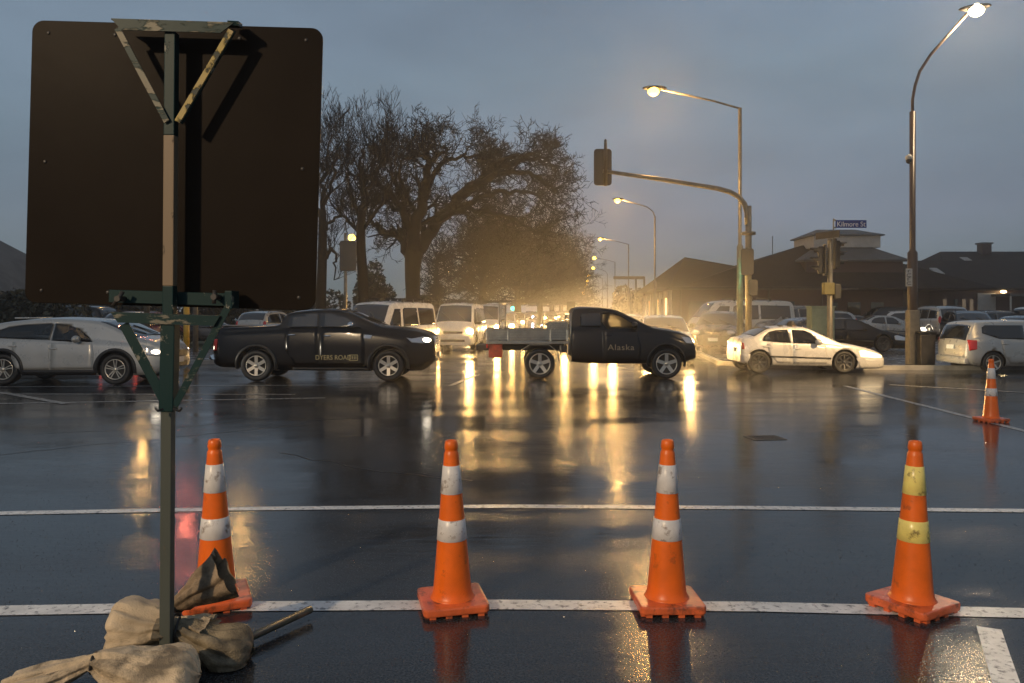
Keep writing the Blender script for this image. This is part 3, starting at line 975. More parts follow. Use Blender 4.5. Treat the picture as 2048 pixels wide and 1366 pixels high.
# ------------------------------------------------------------------ dark flatbed ute
def make_flatbed():
    x0, g, Y = 1200.0, 758.0, 19.6
    s = F / Y
    L = lambda pts: px2local(pts, x0, g, s)
    W = 0.92
    t = thing('flatbed_truck', 'dark flatbed ute with an aluminium dropside tray crossing in front of oncoming headlights', 'flatbed truck', ((x0 - CX) / F * Y, Y + W, 0))
    pm = mat('dark_grey_paint', (0.010, 0.009, 0.0085), 0.3, spec=.4, coat=.2)
    top = L([(1143, 690), (1144, 640), (1147, 622), (1152, 617.5), (1175, 615.2), (1200, 615.5), (1224, 618), (1246, 626), (1270, 637.5), (1295, 650), (1308, 656), (1330, 659.5), (1353, 663.5), (1375, 669), (1388, 677), (1394, 690), (1396, 702)])
    bot = L([(1143, 724), (1180, 727), (1290, 728), (1360, 726), (1396, 718)])
    belt = L([(1143, 660), (1200, 658.5), (1250, 659), (1300, 662), (1396, 690)])
    plan = None
    S = Shape(top, bot, belt, W, tum=0.28, rc=0.07,
              plan=[((1143 - x0) / s, .97), ((1150 - x0) / s, .985), ((1220 - x0) / s, 1), ((1330 - x0) / s, .985), ((1365 - x0) / s, .93), ((1385 - x0) / s, .85), ((1396 - x0) / s, .74)])
    r = .375
    wh = [((1333.7 - x0) / s, r)]
    win = L([(1205, 627.5), (1226, 627), (1243, 633), (1257, 641.5), (1270, 651), (1273, 656.5), (1240, 656.5), (1213, 655.5), (1204, 643)])
    S.body('cab', [pm, M_BLACKP], t, wells=[(a, b, b + .075) for a, b in wh], holes=[inset(win, .95)])
    win0 = L([(1160, 653), (1162, 627), (1200, 625.5), (1202, 655)])
    spec = dict(windows=[win], wheels=wh, rim=(5, 'wide'), rimf=.70, windw=.95, weps=.003,
                doors=[L([(1204, 660), (1274, 661), (1282, 690), (1280, 722), (1206, 722)])], handles=L([(1216, 671)]), mirror=L([(1270, 655)])[0],
                arches=[(a, b + .02, b + .07, b + .12) for a, b in wh],
                head_poly=L([(1364, 673), (1380, 675), (1389, 679), (1390, 688), (1374, 687)]), head=None,
                tail=None, wind=((1304 - x0) / s, (1236 - x0) / s),
                grille=((1392 - x0) / s, (g - 690) / s, 1.0, .26), intake=((1393 - x0) / s, (g - 712) / s, 1.0, .12), plate_f=((1400 - x0) / s, (g - 704) / s))
    car_parts(t, S, spec, pm, M_GLOWG, M_GLASSB)
    for side in (-1, 1): S.patch('quarter_window', win0, M_GLASSD, t, side, eps=.004, thick=.012)
    al = mat('tray_aluminium', (0.34, 0.32, 0.27), 0.3, metal=0.7, var=.15, vscale=8)
    # rear axle wheels
    for side in (-1, 1):
        wheel(t, (1079.8 - x0) / s, side * (W - .125), r, .235, (5, 'wide'), M_ALLOY, -side, .70)
    xa, xb = (972 - x0) / s, (1139 - x0) / s
    zf = (g - 685) / s
    tr = MB().box(((xa + xb) / 2, 0, zf), (xb - xa, 1.84, .07))
    tr.build('tray_floor', al, t, bevel=.01)
    zt_ = (g - 659.5) / s
    def side_board(y):
        mb = MB()
        h = zt_ - zf - .06
        for k in range(4):
            mb.box(((xa + xb) / 2, y, zf + .07 + h * (k + .5) / 4), (xb - xa - .02, .03, h / 4 - .012))
        mb.box(((xa + xb) / 2, y, zf + .06 + h / 2), (xb - xa - .03, .014, h))
        for q in (.02, .27, .78, .98):
            mb.box((xa + (xb - xa) * q, y, zf + .05 + h / 2), (.05, .042, h + .03))
        return mb
    side_board(-.92).build('side_board', al, t, bevel=.004, seg=1)
    side_board(.92).build('side_board', al, t, bevel=.004, seg=1)
    MB().box((xa - .015, 0, (zt_ + zf) / 2 + .03), (.03, 1.8, zt_ - zf - .05)).build('tail_board', al, t, bevel=.005)
    hb = MB()
    for y in (-.86, .86): hb.tube([(xb + .03, y, (g - 712) / s), (xb + .03, y, (g - 628) / s)], .03, 8)
    hb.bar((xb + .03, -.86, (g - 628) / s), (xb + .03, .86, (g - 628) / s), .05, .05)
    for k in range(5): hb.bar((xb + .03, -.86, (g - 640 - k * 8) / s), (xb + .03, .86, (g - 640 - k * 8) / s), .03, .03)
    hb.build('headboard', al, t)
    rk = MB()
    for xx, y in ((999, -.7), (1010, .7)):
        rk.tube([((xx - x0) / s, y, zf), ((xx - x0) / s, y, (g - 606) / s)], .026, 8)
    rk.tube([((999 - x0) / s, -.7, (g - 607) / s), ((1010 - x0) / s, .7, (g - 606) / s)], .024, 8)
    rk.build('ladder_rack', al, t)
    ck = mat('checker_plate', (0.28, 0.26, 0.22), 0.28, metal=.75, bump=.01, bscale=26)
    bx = MB()
    poly = L([(1094, 652), (1104, 645), (1138, 645), (1138, 664), (1094, 664)])
    bx.prism(poly, -.80, .80)
    tbx = bx.build('toolbox', ck, t, bevel=.01)
    st = MB()
    for i in range(7):
        for j in range(3):
            px_, py_ = 1104 + i * 5, 648 + j * 5
            st.box(((px_ - x0) / s, -.806, (g - py_) / s), (.045, .012, .012), Matrix.Rotation(R(45 if (i + j) % 2 else -45), 3, 'Y'))
    st.build('tread_pattern', al, tbx)
    MB().box(((1040 - x0) / s, 0, (g - 697) / s), (2.2, .8, .14)).build('chassis_rail', M_BLACKP, t, bevel=.02)
    for side in (-1, 1):
        mg = MB()
        pts = L([(1041, 722), (1043, 700), (1060, 689.5), (1098, 689.5), (1116, 704), (1119, 722)])
        for a, b in zip(pts[:-1], pts[1:]):
            mg.bar((a[0], side * .80, a[1]), (b[0], side * .80, b[1]), .26, .016)
        mg.build('mudguard', al, t)
        sl = MB().tube([(px_, side * .9, pz_) for px_, pz_ in L([(1121, 690), (1122, 709), (1137, 709), (1138, 688)])], .02, 6)
        sl.build('tray_bracket', al, t)
        mf = MB().box(((991 - x0) / s, side * .72, (g - 702) / s), (.34, .24, .34))
        mf.build('under_tray_box', mat('red_box', (0.42, 0.05, 0.02), 0.5, var=.3, vscale=9), t, bevel=.03)
        MB().box(((974 - x0) / s, side * .75, (g - 692) / s), (.05, .26, .10)).build('tail_light', M_TAIL, t, bevel=.015)
        MB().box(((1128 - x0) / s, side * .55, (g - 699) / s), (.16, .5, .18)).build('tank', M_GALVD, t, bevel=.02)
    yy = -(S.y(.5, .75) + .013)
    text_mesh('door_lettering', 'Alaska', 0.20, mat('faded_lettering', (0.34, 0.28, 0.17), .5), t, ((1242 - x0) / s, yy, (g - 695) / s), (R(90), 0, 0), spacing=1.1, sx=1.15)
    seat(t, (1206 - x0) / s, -.4, 1.05, M_SEAT)
    sw = MB().tube([((1240 - x0) / s + .03 * math.sin(a), -.36 + .18 * math.cos(a), 1.12 + .17 * math.sin(a)) for a in [2 * math.pi * k / 16 for k in range(17)]], .014, 6, cap=False)
    sw.build('steering_wheel', M_BLACKP, t)
    driver('driver silhouetted behind the window of the dark flatbed ute', t, t.location + Vector(((1219 - x0) / s, -.36, .92)), M_SHIRT, M_HAIR, M_SKIN)
    spot(t, ((1400 - x0) / s, -.6, .85), ((1400 - x0) / s + 12, -.7, .35), 55, (1, .8, .5))
    return t

# ------------------------------------------------------------------ pale sedan on the right
def sedan_spec():
    x0, g, Y = 1622.0, 747.0, 21.3
    s = F / Y
    L = lambda pts: px2local([(x if x > 1502 else 1502 - (1502 - x) * .55, y) for x, y in pts], x0, g, s)
    top = L([(1469, 706), (1471, 692), (1474.5, 683), (1482, 678.2), (1500, 677), (1513, 672.8), (1528, 664), (1543, 657.4), (1560, 655), (1590, 654.3), (1610, 655.3), (1626, 659), (1645, 668), (1668, 679), (1688, 687), (1710, 690.5), (1735, 696), (1757, 703), (1770, 710), (1776, 719), (1777, 726)])
    bot = L([(1469, 724), (1490, 729), (1541, 731), (1661, 733), (1725, 738), (1760, 738), (1777, 735)])
    belt = L([(1469, 690), (1525, 684), (1600, 686.5), (1650, 689), (1700, 694), (1777, 712)])
    S = Shape(top, bot, belt, .83, tum=.36, rc=.065)
    wins = [L([(1526, 682), (1529, 673), (1540, 664), (1556, 659.8), (1580, 659), (1583, 686), (1560, 685)]), L([(1587, 659.2), (1612, 660.5), (1626, 668), (1645, 688.5), (1587, 686.3)])]
    spec = dict(windows=wins, wheels=[((1690 - x0) / s, .30), ((1519 - x0) / s, .30)], rim=(8, 'steel'), rim_m=M_ALLOYD, rimf=.68,
                doors=[L([(1534, 687), (1583, 688.5), (1584, 726), (1556, 726), (1540, 710)]), L([(1587, 688.7), (1652, 691), (1655, 727), (1587, 727)])],
                handles=L([(1533, 693), (1595, 697.5)]), mirror=L([(1636, 688)])[0],
                trims=[(L([(1541, 711), (1662, 715), (1662, 718.5), (1541, 714)]), M_BLACKP)],
                head_poly=L([(1719, 702), (1728, 700), (1752, 706), (1768, 711), (1768, 716), (1750, 716), (1722, 713.5)]), head=((1755 - x0) / s, .645, (g - 711.5) / s, (.13, .07, .055)),
                tail=None, tail_poly=L([(1472.5, 685.5), (1480, 686), (1481, 698), (1473, 699)]),
                bumpers=[L([(1712, 716), (1776.5, 718), (1776, 735), (1760, 737.5), (1722, 737), (1718, 726)]), L([(1469.6, 707), (1501, 707.5), (1499, 716), (1497, 728), (1471, 724)])],
                wind=((1687 - x0) / s, (1630 - x0) / s), rear=((1512 - x0) / s, (1546 - x0) / s),
                grille=((1766 - x0) / s, (g - 711) / s, .62, .09), intake=((1773 - x0) / s, (g - 729) / s, .9, .09), plate_f=((1780 - x0) / s, (g - 722) / s),
                plate_r=((1482 - x0) / s, (g - 700) / s), wipers=((1683 - x0) / s, (1655 - x0) / s))
    return S, spec, wins, (x0, g, Y, s)

def make_sedan():
    S, spec, wins, (x0, g, Y, s) = sedan_spec()
    t = thing('sedan', 'pale silver sedan with one lit headlight crossing beside the traffic signal poles', 'sedan', ((x0 - CX) / F * Y, Y + S.W, 0))
    S.body('body', [P_CHAMP, M_BLACKP], t, wells=[(a, b, b + .05) for a, b in spec['wheels']], holes=[inset(w, .95) for w in wins])
    spec['head_m'] = M_HEADW
    spec['head_pm'] = M_HEADL
    car_parts(t, S, spec, P_CHAMP, M_CLEAR, M_GLASSB)
    seat(t, (1580 - x0) / s, -.34, .78, M_SEAT)
    seat(t, (1580 - x0) / s, .34, .78, M_SEAT)
    driver('driver in dark clothes inside the pale silver sedan', t, t.location + Vector(((1596 - x0) / s, -.33, .56)), M_SHIRT, M_HAIR, M_SKIN)
    spot(t, ((1785 - x0) / s, -.5, .52), ((1785 - x0) / s + 10, -.4, .3), 160, (1, .78, .45))
    return t

# ------------------------------------------------------------------ silver hatchback at the right edge
def make_hatch_main():
    x0, g, Y = 2040.0, 748.0, 21.2
    s = F / Y
    L = lambda pts: px2local([(x if x > 1962 else 1962 - (1962 - x) * .5, y) for x, y in pts], x0, g, s)
    t = thing('hatchback', 'silver hatchback with red tail lights cut by the right edge of the photo', 'hatchback', ((x0 - CX) / F * Y, Y + .84, 0))
    top = L([(1911, 712), (1914, 690), (1921, 676), (1933, 660), (1944, 650), (1956, 646), (2000, 643.5), (2060, 642.5), (2100, 646), (2140, 664), (2175, 682), (2190, 690), (2200, 700), (2205, 716)])
    bot = L([(1911, 722), (1932, 731), (1960, 733), (2140, 734), (2205, 730)])
    belt = L([(1911, 682), (1960, 678), (2060, 681), (2205, 704)])
    S = Shape(top, bot, belt, .84, tum=.30, rc=.07)
    w1 = L([(1968, 667), (1969, 655), (1976, 651), (2052, 651), (2052, 680.5), (2000, 678)])
    w2 = L([(2056, 651), (2095, 653), (2130, 672), (2140, 683), (2056, 680.8)])
    wh = [((1988 - x0) / s, .29), ((2150 - x0) / s, .29)]
    S.body('body', [P_SILVER, M_BLACKP], t, wells=[(a, b, b + .045) for a, b in wh])
    spec = dict(windows=[w1, w2], wheels=wh, rim=(5, 'thin'), rimf=.70,
                doors=[L([(2003, 680), (2052, 682), (2053, 728), (2022, 728), (2008, 710)])], handles=L([(2012, 688)]), mirror=L([(2132, 683)])[0],
                head=((2190 - x0) / s, .62, (g - 702) / s, (.18, .12, .09), -20), tail=None, tail_poly=L([(1918, 680), (1950, 681), (1948, 699), (1922, 702)]),
                wind=((2172 - x0) / s, (2104 - x0) / s), rear=((1940 - x0) / s, (1951 - x0) / s), plate_r=((1935.5 - x0) / s, (g - 696) / s), plate_f=((2208 - x0) / s, .5))
    car_parts(t, S, spec, P_SILVER, M_GLASSD, M_GLASSD)
    bp = MB().box(((1939 - x0) / s, 0, (g - 722) / s), (.14, 1.46, .20))
    bp.build('rear_bumper', P_SILVER, t, bevel=.05)
    MB().ball((0.0, -.9, .36), (.012, .03, .03), 6, 4)
    return t

# ------------------------------------------------------------------ generic kinds used for waiting and parked cars
def kind_van(pm, label, group=None):
    t = thing('van', label, 'van', (0, 0, 0), 0, group)
    top = [(-2.36, 1.0), (-2.34, 1.6), (-2.28, 1.86), (-2.15, 1.95), (-1.0, 1.98), (.6, 1.98), (1.2, 1.95), (1.42, 1.87), (1.75, 1.52), (2.05, 1.16), (2.20, 1.0), (2.30, .82), (2.34, .6)]
    bot = [(-2.36, .32), (-1.8, .28), (1.6, .26), (2.34, .28)]
    belt = [(-2.36, 1.12), (1.2, 1.10), (1.9, 1.02), (2.34, .95)]
    S = Shape(top, bot, belt, .86, tum=.17, rc=.09, plan=[(-2.36, .93), (-2.25, .97), (-1.8, 1), (1.5, 1), (2.0, .97), (2.22, .91), (2.34, .82)])
    wh = [(1.38, .32), (-1.20, .32)]
    S.body('body', [pm, M_BLACKP], t, wells=[(a, b, b + .05) for a, b in wh])
    spec = dict(windows=[[(-2.15, 1.15), (-2.12, 1.76), (-.72, 1.78), (-.72, 1.15)], [(-.62, 1.14), (-.62, 1.78), (.42, 1.78), (.55, 1.72), (.66, 1.12)], [(.84, 1.10), (.72, 1.74), (1.18, 1.74), (1.66, 1.24), (1.62, 1.10)]],
                wheels=wh, rim=(8, 'steel'), rim_m=M_GALV, doors=[[(.76, 1.07), (.76, .42), (.98, .40), (1.02, .7), (1.25, .78), (1.62, .82), (1.64, 1.07)], [(-.66, 1.08), (-.66, .42), (.70, .42), (.70, 1.08)]],
                handles=[(.90, .98), (.55, .98)], mirror=(1.55, 1.12), mirror_m=M_BLACKP,
                head=(2.19, .66, .82, (.15, .18, .14), -20), tail=(-2.33, .76, .95, (.04, .06, .22)), wind=(2.0, 1.44), rear=(-2.345, -2.30),
                grille=(2.30, .78, .80, .10), intake=(2.33, .45, 1.0, .10), plate_f=(2.37, .58), plate_r=(-2.38, .8), wipers=(1.98, 1.7))
    car_parts(t, S, spec, pm, M_GLASSD, M_GLASSB)
    MB().box((2.30, 0, .44), (.10, 1.50, .24)).build('front_bumper', pm, t, bevel=.03)
    return t

def kind_hatch(pm, label, group=None, rack=False):
    t = thing('hatchback', label, 'hatchback', (0, 0, 0), 0, group)
    top = [(-2.0, .75), (-1.98, .98), (-1.90, 1.12), (-1.72, 1.34), (-1.5, 1.44), (-1.0, 1.49), (-.2, 1.50), (.3, 1.44), (.7, 1.24), (1.1, 1.0), (1.35, .93), (1.7, .86), (1.92, .74), (2.0, .6)]
    bot = [(-2.0, .40), (-1.7, .22), (1.7, .20), (2.0, .26)]
    belt = [(-2.0, .95), (-.5, .92), (.8, .90), (2.0, .72)]
    S = Shape(top, bot, belt, .85, tum=.34, rc=.07)
    wh = [(1.28, .31), (-1.25, .31)]
    S.body('body', [pm, M_BLACKP], t, wells=[(a, b, b + .05) for a, b in wh])
    spec = dict(windows=[[(-1.72, .97), (-1.62, 1.22), (-1.35, 1.36), (-.35, 1.40), (-.35, .94)], [(-.29, .94), (-.29, 1.40), (.22, 1.35), (.58, 1.16), (.86, .94)]], wheels=wh, rim=(5, 'thin'),
                doors=[[(-1.0, .90), (-.33, .90), (-.33, .28), (-.8, .28), (-.95, .6)], [(-.29, .90), (.85, .88), (.9, .6), (.88, .28), (-.29, .28)]], handles=[(-.9, .82), (-.12, .82)], mirror=(.72, .93),
                head=(1.82, .62, .72, (.19, .16, .12), -24), tail=(-1.93, .70, .90, (.08, .08, .16)), wind=(1.08, .36), rear=(-1.92, -1.58),
                grille=(1.955, .62, .7, .10), intake=(1.985, .36, .9, .12), plate_f=(2.02, .48), plate_r=(-2.02, .78), wipers=(1.04, .8))
    if rack: spec['rack'] = (-1.4, .2)
    car_parts(t, S, spec, pm, M_GLASSD, M_GLASSB)
    return t

def kind_suv(pm, label, group=None):
    t = thing('suv', label, 'suv', (0, 0, 0), 0, group)
    top = [(-2.25, .85), (-2.23, 1.1), (-2.15, 1.35), (-2.0, 1.62), (-1.8, 1.70), (-1.0, 1.75), (0, 1.75), (.4, 1.68), (.8, 1.42), (1.15, 1.15), (1.5, 1.08), (1.95, 1.0), (2.18, .84), (2.25, .6)]
    bot = [(-2.25, .45), (-1.9, .28), (1.9, .26), (2.25, .32)]
    belt = [(-2.25, 1.08), (-.5, 1.06), (.9, 1.04), (2.25, .85)]
    S = Shape(top, bot, belt, .91, tum=.28, rc=.08)
    wh = [(1.38, .36), (-1.32, .36)]
    S.body('body', [pm, M_BLACKP], t, wells=[(a, b, b + .06) for a, b in wh])
    spec = dict(windows=[[(-2.0, 1.12), (-1.9, 1.52), (-1.1, 1.60), (-1.1, 1.10)], [(-1.04, 1.10), (-1.04, 1.61), (-.2, 1.62), (-.2, 1.08)], [(-.14, 1.08), (-.14, 1.62), (.32, 1.58), (.66, 1.36), (.92, 1.08)]], wheels=wh, rim=(5, 'wide'),
                doors=[[(-1.02, 1.04), (-.2, 1.04), (-.2, .36), (-.85, .36), (-1.0, .7)], [(-.16, 1.04), (.92, 1.02), (.95, .36), (-.16, .36)]], handles=[(-.9, .96), (.0, .96)], mirror=(.82, 1.08),
                head=(2.05, .68, .86, (.18, .14, .10), -22), tail=(-2.2, .76, 1.05, (.07, .09, .2)), wind=(1.12, .48), rear=(-2.2, -2.02),
                grille=(2.2, .78, .8, .14), intake=(2.24, .45, 1.0, .14), plate_f=(2.27, .58), plate_r=(-2.27, .85), rack=(-1.6, .2), wipers=(1.08, .85))
    car_parts(t, S, spec, pm, M_GLASSD, M_GLASSB)
    return t

def kind_sedan(pm, label, group=None):
    S, spec, wins, _ = sedan_spec()
    t = thing('sedan', label, 'sedan', (0, 0, 0), 0, group)
    S.body('body', [pm, M_BLACKP], t, wells=[(a, b, b + .05) for a, b in spec['wheels']])
    car_parts(t, S, spec, pm, M_GLASSD, M_GLASSB)
    return t

def set_mat(o, old, new):
    for i, sl in enumerate(o.material_slots):
        if sl.material == old:
            sl.link = 'OBJECT'
            sl.material = new
def recolour(root, old, new):
    for ch in root.children:
        set_mat(ch, old, new)
        recolour(ch, old, new)
def light_up(root, m=None, tail=None):
    for ch in root.children:
        if ch.name.split('.')[0] == 'headlight' and m: set_mat(ch, ch.material_slots[0].material, m)
        if ch.name.split('.')[0] == 'tail_light' and tail: set_mat(ch, ch.material_slots[0].material, tail)
def place(root, loc, heading, label=None, cat=None, group=None):
    """heading in degrees: 0 = to the right of the photo, -90 = towards the camera"""
    root.location = loc
    root.rotation_euler = (0, 0, R(heading))
    if label: root['label'] = label
    if group: root['group'] = group
    return root

# ================================================================== ground
def sheet(name, poly, z, m, kind='structure'):
    mb = MB()
    mb.add([(x, y, z) for x, y in poly], [tuple(range(len(poly)))])
    o = mb.build(name, m)
    return tag(o, kind=kind)

sheet('road', [(-420, -60), (420, -60), (420, 520), (-420, 520)], 0.0, M_ASPH)
SLOPE = 141.0 / F                       # the street ahead runs slightly to the right
def along(p0, d): return (p0[0] + SLOPE * d, p0[1] + d)

def line_mark(p, q, w, m, z=0.004, n=1):
    p, q = Vector(p[:2]), Vector(q[:2])
    d = (q - p).normalized()
    nn = Vector((-d.y, d.x)) * w / 2
    return sheet('road_marking', [p + nn, p - nn, q - nn, q + nn], z, m)

def poly_mark(pts, w, m, z=0.004):
    pts = [Vector(p[:2]) for p in pts]
    L_, R_ = [], []
    for i, p in enumerate(pts):
        d = (pts[min(i + 1, len(pts) - 1)] - pts[max(0, i - 1)]).normalized()
        n = Vector((-d.y, d.x)) * w / 2
        L_.append(p + n); R_.append(p - n)
    mb = MB()
    k = len(pts)
    mb.add([(v.x, v.y, z) for v in L_ + R_], [(i, i + 1, k + i + 1, k + i) for i in range(k - 1)])
    return tag(mb.build('road_marking', m), kind='structure')

poly_mark([gp(-1900, 1262), gp(-260, 1233), gp(0, 1222), gp(500, 1213.5), gp(1000, 1210), (gp(1500, 1214)), gp(2048, 1227), gp(2300, 1236), gp(3600, 1262)], 0.15, M_LINE)
poly_mark([gp(-1900, 1056), gp(-260, 1033), gp(0, 1027), gp(500, 1018), gp(1000, 1013), gp(1500, 1016), gp(2048, 1022), gp(2300, 1026), gp(3600, 1046)], 0.12, M_LINE)
poly_mark([gp(1978, 1257), gp(1994, 1310), gp(2012, 1366), gp(2040, 1450)], 0.115, M_LINE)
for a, b, w in ((gp(-200, 775), gp(735, 770), .12), (gp(-200, 788), gp(590, 789), .12), (gp(-200, 811), gp(650, 796), .13), (gp(0, 785), gp(132, 808), .16)):
    line_mark(a, b, w, M_LINEW, z=0.004 if w < .15 else 0.008)
line_mark(gp(1690, 772), gp(2300, 925), .13, M_LINEW)
line_mark(gp(1780, 770), gp(2300, 800), .12, M_LINEW, z=.008)
line_mark(gp(900, 772), gp(958, 748), .12, M_LINEW)
# lane lines of the street ahead
for x0_ in (-5.6, -2.1, 1.4, 4.9):
    for k in range(14):
        a = along((x0_ + .0885 * 0, 30 + k * 9), 0)
        a = (x0_ + SLOPE * (k * 9), 32 + k * 9)
        line_mark(a, (a[0] + SLOPE * 3, a[1] + 3), .12, M_LINEW)

# kerbs and raised footpaths (corner blocks right and left of the street ahead)
def kerb_block(name_k, edge, far, zc=0.13):
    """edge: road-side polyline; far: closing points. kerb stones along the edge and the paved top behind"""
    k = MB()
    e = [Vector(p) for p in edge]
    inner = []
    for i, p in enumerate(e):
        d = (e[min(i + 1, len(e) - 1)] - e[max(0, i - 1)]).normalized()
        inner.append(p + Vector((-d.y, d.x)) * 0.15)
    n = len(e)
    vs = [(p.x, p.y, -0.02) for p in e] + [(p.x, p.y, zc) for p in e] + [(p.x, p.y, zc) for p in inner] + [(p.x, p.y, -0.02) for p in inner]
    fs = []
    for i in range(n - 1):
        fs += [(i, i + 1, n + i + 1, n + i), (n + i, n + i + 1, 2 * n + i + 1, 2 * n + i), (2 * n + i, 2 * n + i + 1, 3 * n + i + 1, 3 * n + i)]
    tag(k.add(vs, fs).build('kerb', M_CONC), kind='structure')
    sheet('footpath', [(p.x, p.y) for p in inner] + list(far), zc - 0.006, M_PAVE)

kx, ky = gp(1478, 737)[:2]
ka = gp(1393, 706)
right_edge = [(160, 22.6), (40, 22.55), (20, 22.6), (11, 22.7), (8.6, 22.9), (kx + .45, ky + .5), (kx - .1, ky + 1.5)]
p_ = Vector((kx - .1, ky + 1.5))
q_ = Vector(ka[:2])
right_edge += [tuple(p_.lerp(q_, .5)), tuple(q_), (q_.x + SLOPE * 60, q_.y + 60), (q_.x + SLOPE * 400, q_.y + 400)]
kerb_block('kerb', right_edge, [(q_.x + 300, q_.y + 400), (160, 60)])
le = gp(880, 690)
lx, ly = -6.6, 27.0
left_edge = [(lx + SLOPE * 400, ly + 400), (lx + SLOPE * 30, ly + 30), (lx, ly + 2), (lx - .5, ly), (lx - 1.6, ly - 1.3), (lx - 3.2, ly - 1.9), (-22, ly - 2.2), (-160, ly - 2.4)]
kerb_block('kerb', left_edge, [(-160, 60), (-120, 400)])
sheet('parking_lot', [(9.5, 28.5), (60, 27), (90, 52.5), (12.6, 52.5)], 0.135, M_PAVE)
tag(bpy.data.objects['parking_lot'], kind='structure')
sheet('lawn', [(-120, 32), (-8.5, 33), (-4, 95), (-60, 140), (-120, 140)], 0.131, M_GRASS)

M_TAR = mat('tar_seam', (0.006, 0.006, 0.006), 0.5)
for seam in ([(-40, 915), (180, 890), (420, 868), (640, 846)], [(60, 868), (300, 858), (520, 842), (760, 836)], [(1637, 862), (1690, 863), (1712, 865)], [(1794, 867), (1830, 871)],
             [(560, 905), (760, 945), (980, 965)]):
    pts = []
    for i in range(len(seam) - 1):
        for k in range(6):
            u = k / 6
            pts.append(gp(seam[i][0] + (seam[i + 1][0] - seam[i][0]) * u, seam[i][1] + (seam[i + 1][1] - seam[i][1]) * u) + Vector((random.gauss(0, .012), random.gauss(0, .03), 0)))
    poly_mark(pts, .016, M_TAR, z=.0025)
for o in [o for o in bpy.data.objects if o.data and o.type == 'MESH' and o.data.materials and o.data.materials[0] == M_TAR]: o.name = 'road_seam'
# drain grate and small debris on the road
def drain():
    c = gp(1530, 876)
    t = thing('drain_grate', 'dark slotted drain grate set in the wet road beyond the cones', 'drain grate', (c.x, c.y, 0), R(8))
    fr = MB()
    for sx in (-1, 1): fr.box((sx * .21, 0, .003), (.03, .36, .006))
    for sy in (-1, 1): fr.box((0, sy * .17, .0032), (.39, .03, .0064))
    fr.build('frame', M_GALVD, t)
    b = MB()
    for k in range(9): b.box((-.17 + k * .0425, 0, .002), (.018, .31, .005))
    b.build('bars', M_GALVD, t)
drain()

# ================================================================== loose chippings standing proud of the worn surface
rs_ = random.Random(77)
gv, gf = [], []
for i in range(52000):
    yy = 3.1 + 11.5 * rs_.random() ** 1.5
    xx = (rs_.random() * 2 - 1) * (yy * .68 + .3)
    r_ = rs_.uniform(.0022, .0062)
    h_ = r_ * rs_.uniform(.25, .6)
    a_ = rs_.random() * 6.283
    b_ = len(gv)
    for k in range(4):
        q_ = a_ + k * 1.5708 + rs_.uniform(-.3, .3)
        gv.append((xx + r_ * math.cos(q_) * rs_.uniform(.7, 1.2), yy + r_ * math.sin(q_), -.0005))
    gv.append((xx + rs_.uniform(-.4, .4) * r_, yy + rs_.uniform(-.4, .4) * r_, h_))
    gf += [(b_, b_ + 1, b_ + 4), (b_ + 1, b_ + 2, b_ + 4), (b_ + 2, b_ + 3, b_ + 4), (b_ + 3, b_, b_ + 4)]
tag(raw_tree('road_chippings', gv, gf, mat('wet_chipping', (.05, .052, .056), .12, spec=.6), None, smooth=False), kind='stuff')

# ================================================================== cones
def make_cone():
    t = thing('traffic_cone', 'x', 'traffic cone', (0, 0, 0), 0, 'cones across the closed lanes')
    b = MB()
    bw = .186
    cr_ = .035
    pl = []
    for cx_, cy_, a0 in ((bw - cr_, bw - cr_, 0), (-bw + cr_, bw - cr_, 90), (-bw + cr_, -bw + cr_, 180), (bw - cr_, -bw + cr_, 270)):
        for k in range(5):
            a = R(a0 + k * 22.5)
            pl.append((cx_ + cr_ * math.cos(a), cy_ + cr_ * math.sin(a)))
    b.prism(pl, .018, .062, 'xy')
    base = b.build('base', M_ORANGEB, t, bevel=.010)
    for i in range(4):
        for sx, sy in ((-.135 + i * .09, -.158), (-.135 + i * .09, .158), (-.158, -.135 + i * .09), (.158, -.135 + i * .09)):
            MB().box((sx, sy, .011), (.035, .035, .022)).build('foot', M_ORANGEB, base)
    H0, r0, r1 = .06, .113, .034
    zt = .955
    rad = lambda z: r0 + (r1 - r0) * (z - H0) / (zt - H0)
    prof = [(r0 + .022, H0 - .004), (r0 + .010, H0 + .006), (r0 + .002, H0 + .022)]
    prof += [(rad(z), z) for z in [H0 + .05 + k * (zt - .085 - H0 - .05) / 10 for k in range(11)]]
    prof += [(rad(zt - .07) , zt - .07), (rad(zt - .06) - .004, zt - .062), (rad(zt - .05) - .004, zt - .05), (rad(zt - .045) + .001, zt - .044), (r1 + .001, zt - .008), (r1 - .004, zt), (r1 - .012, zt), (r1 - .014, zt - .05), (.0005, zt - .06)]
    MB().lathe(prof, 48).build('cone_body', M_ORANGE, t)
    for (za, zb) in ((.392, .510), (.655, .815)):
        MB().lathe([(rad(za) + .0005, za), (rad(za) + .003, za + .002), (rad(zb) + .003, zb - .002), (rad(zb) + .0005, zb)], 48, caps=False).build('reflective_band', M_BAND, t)
    return t

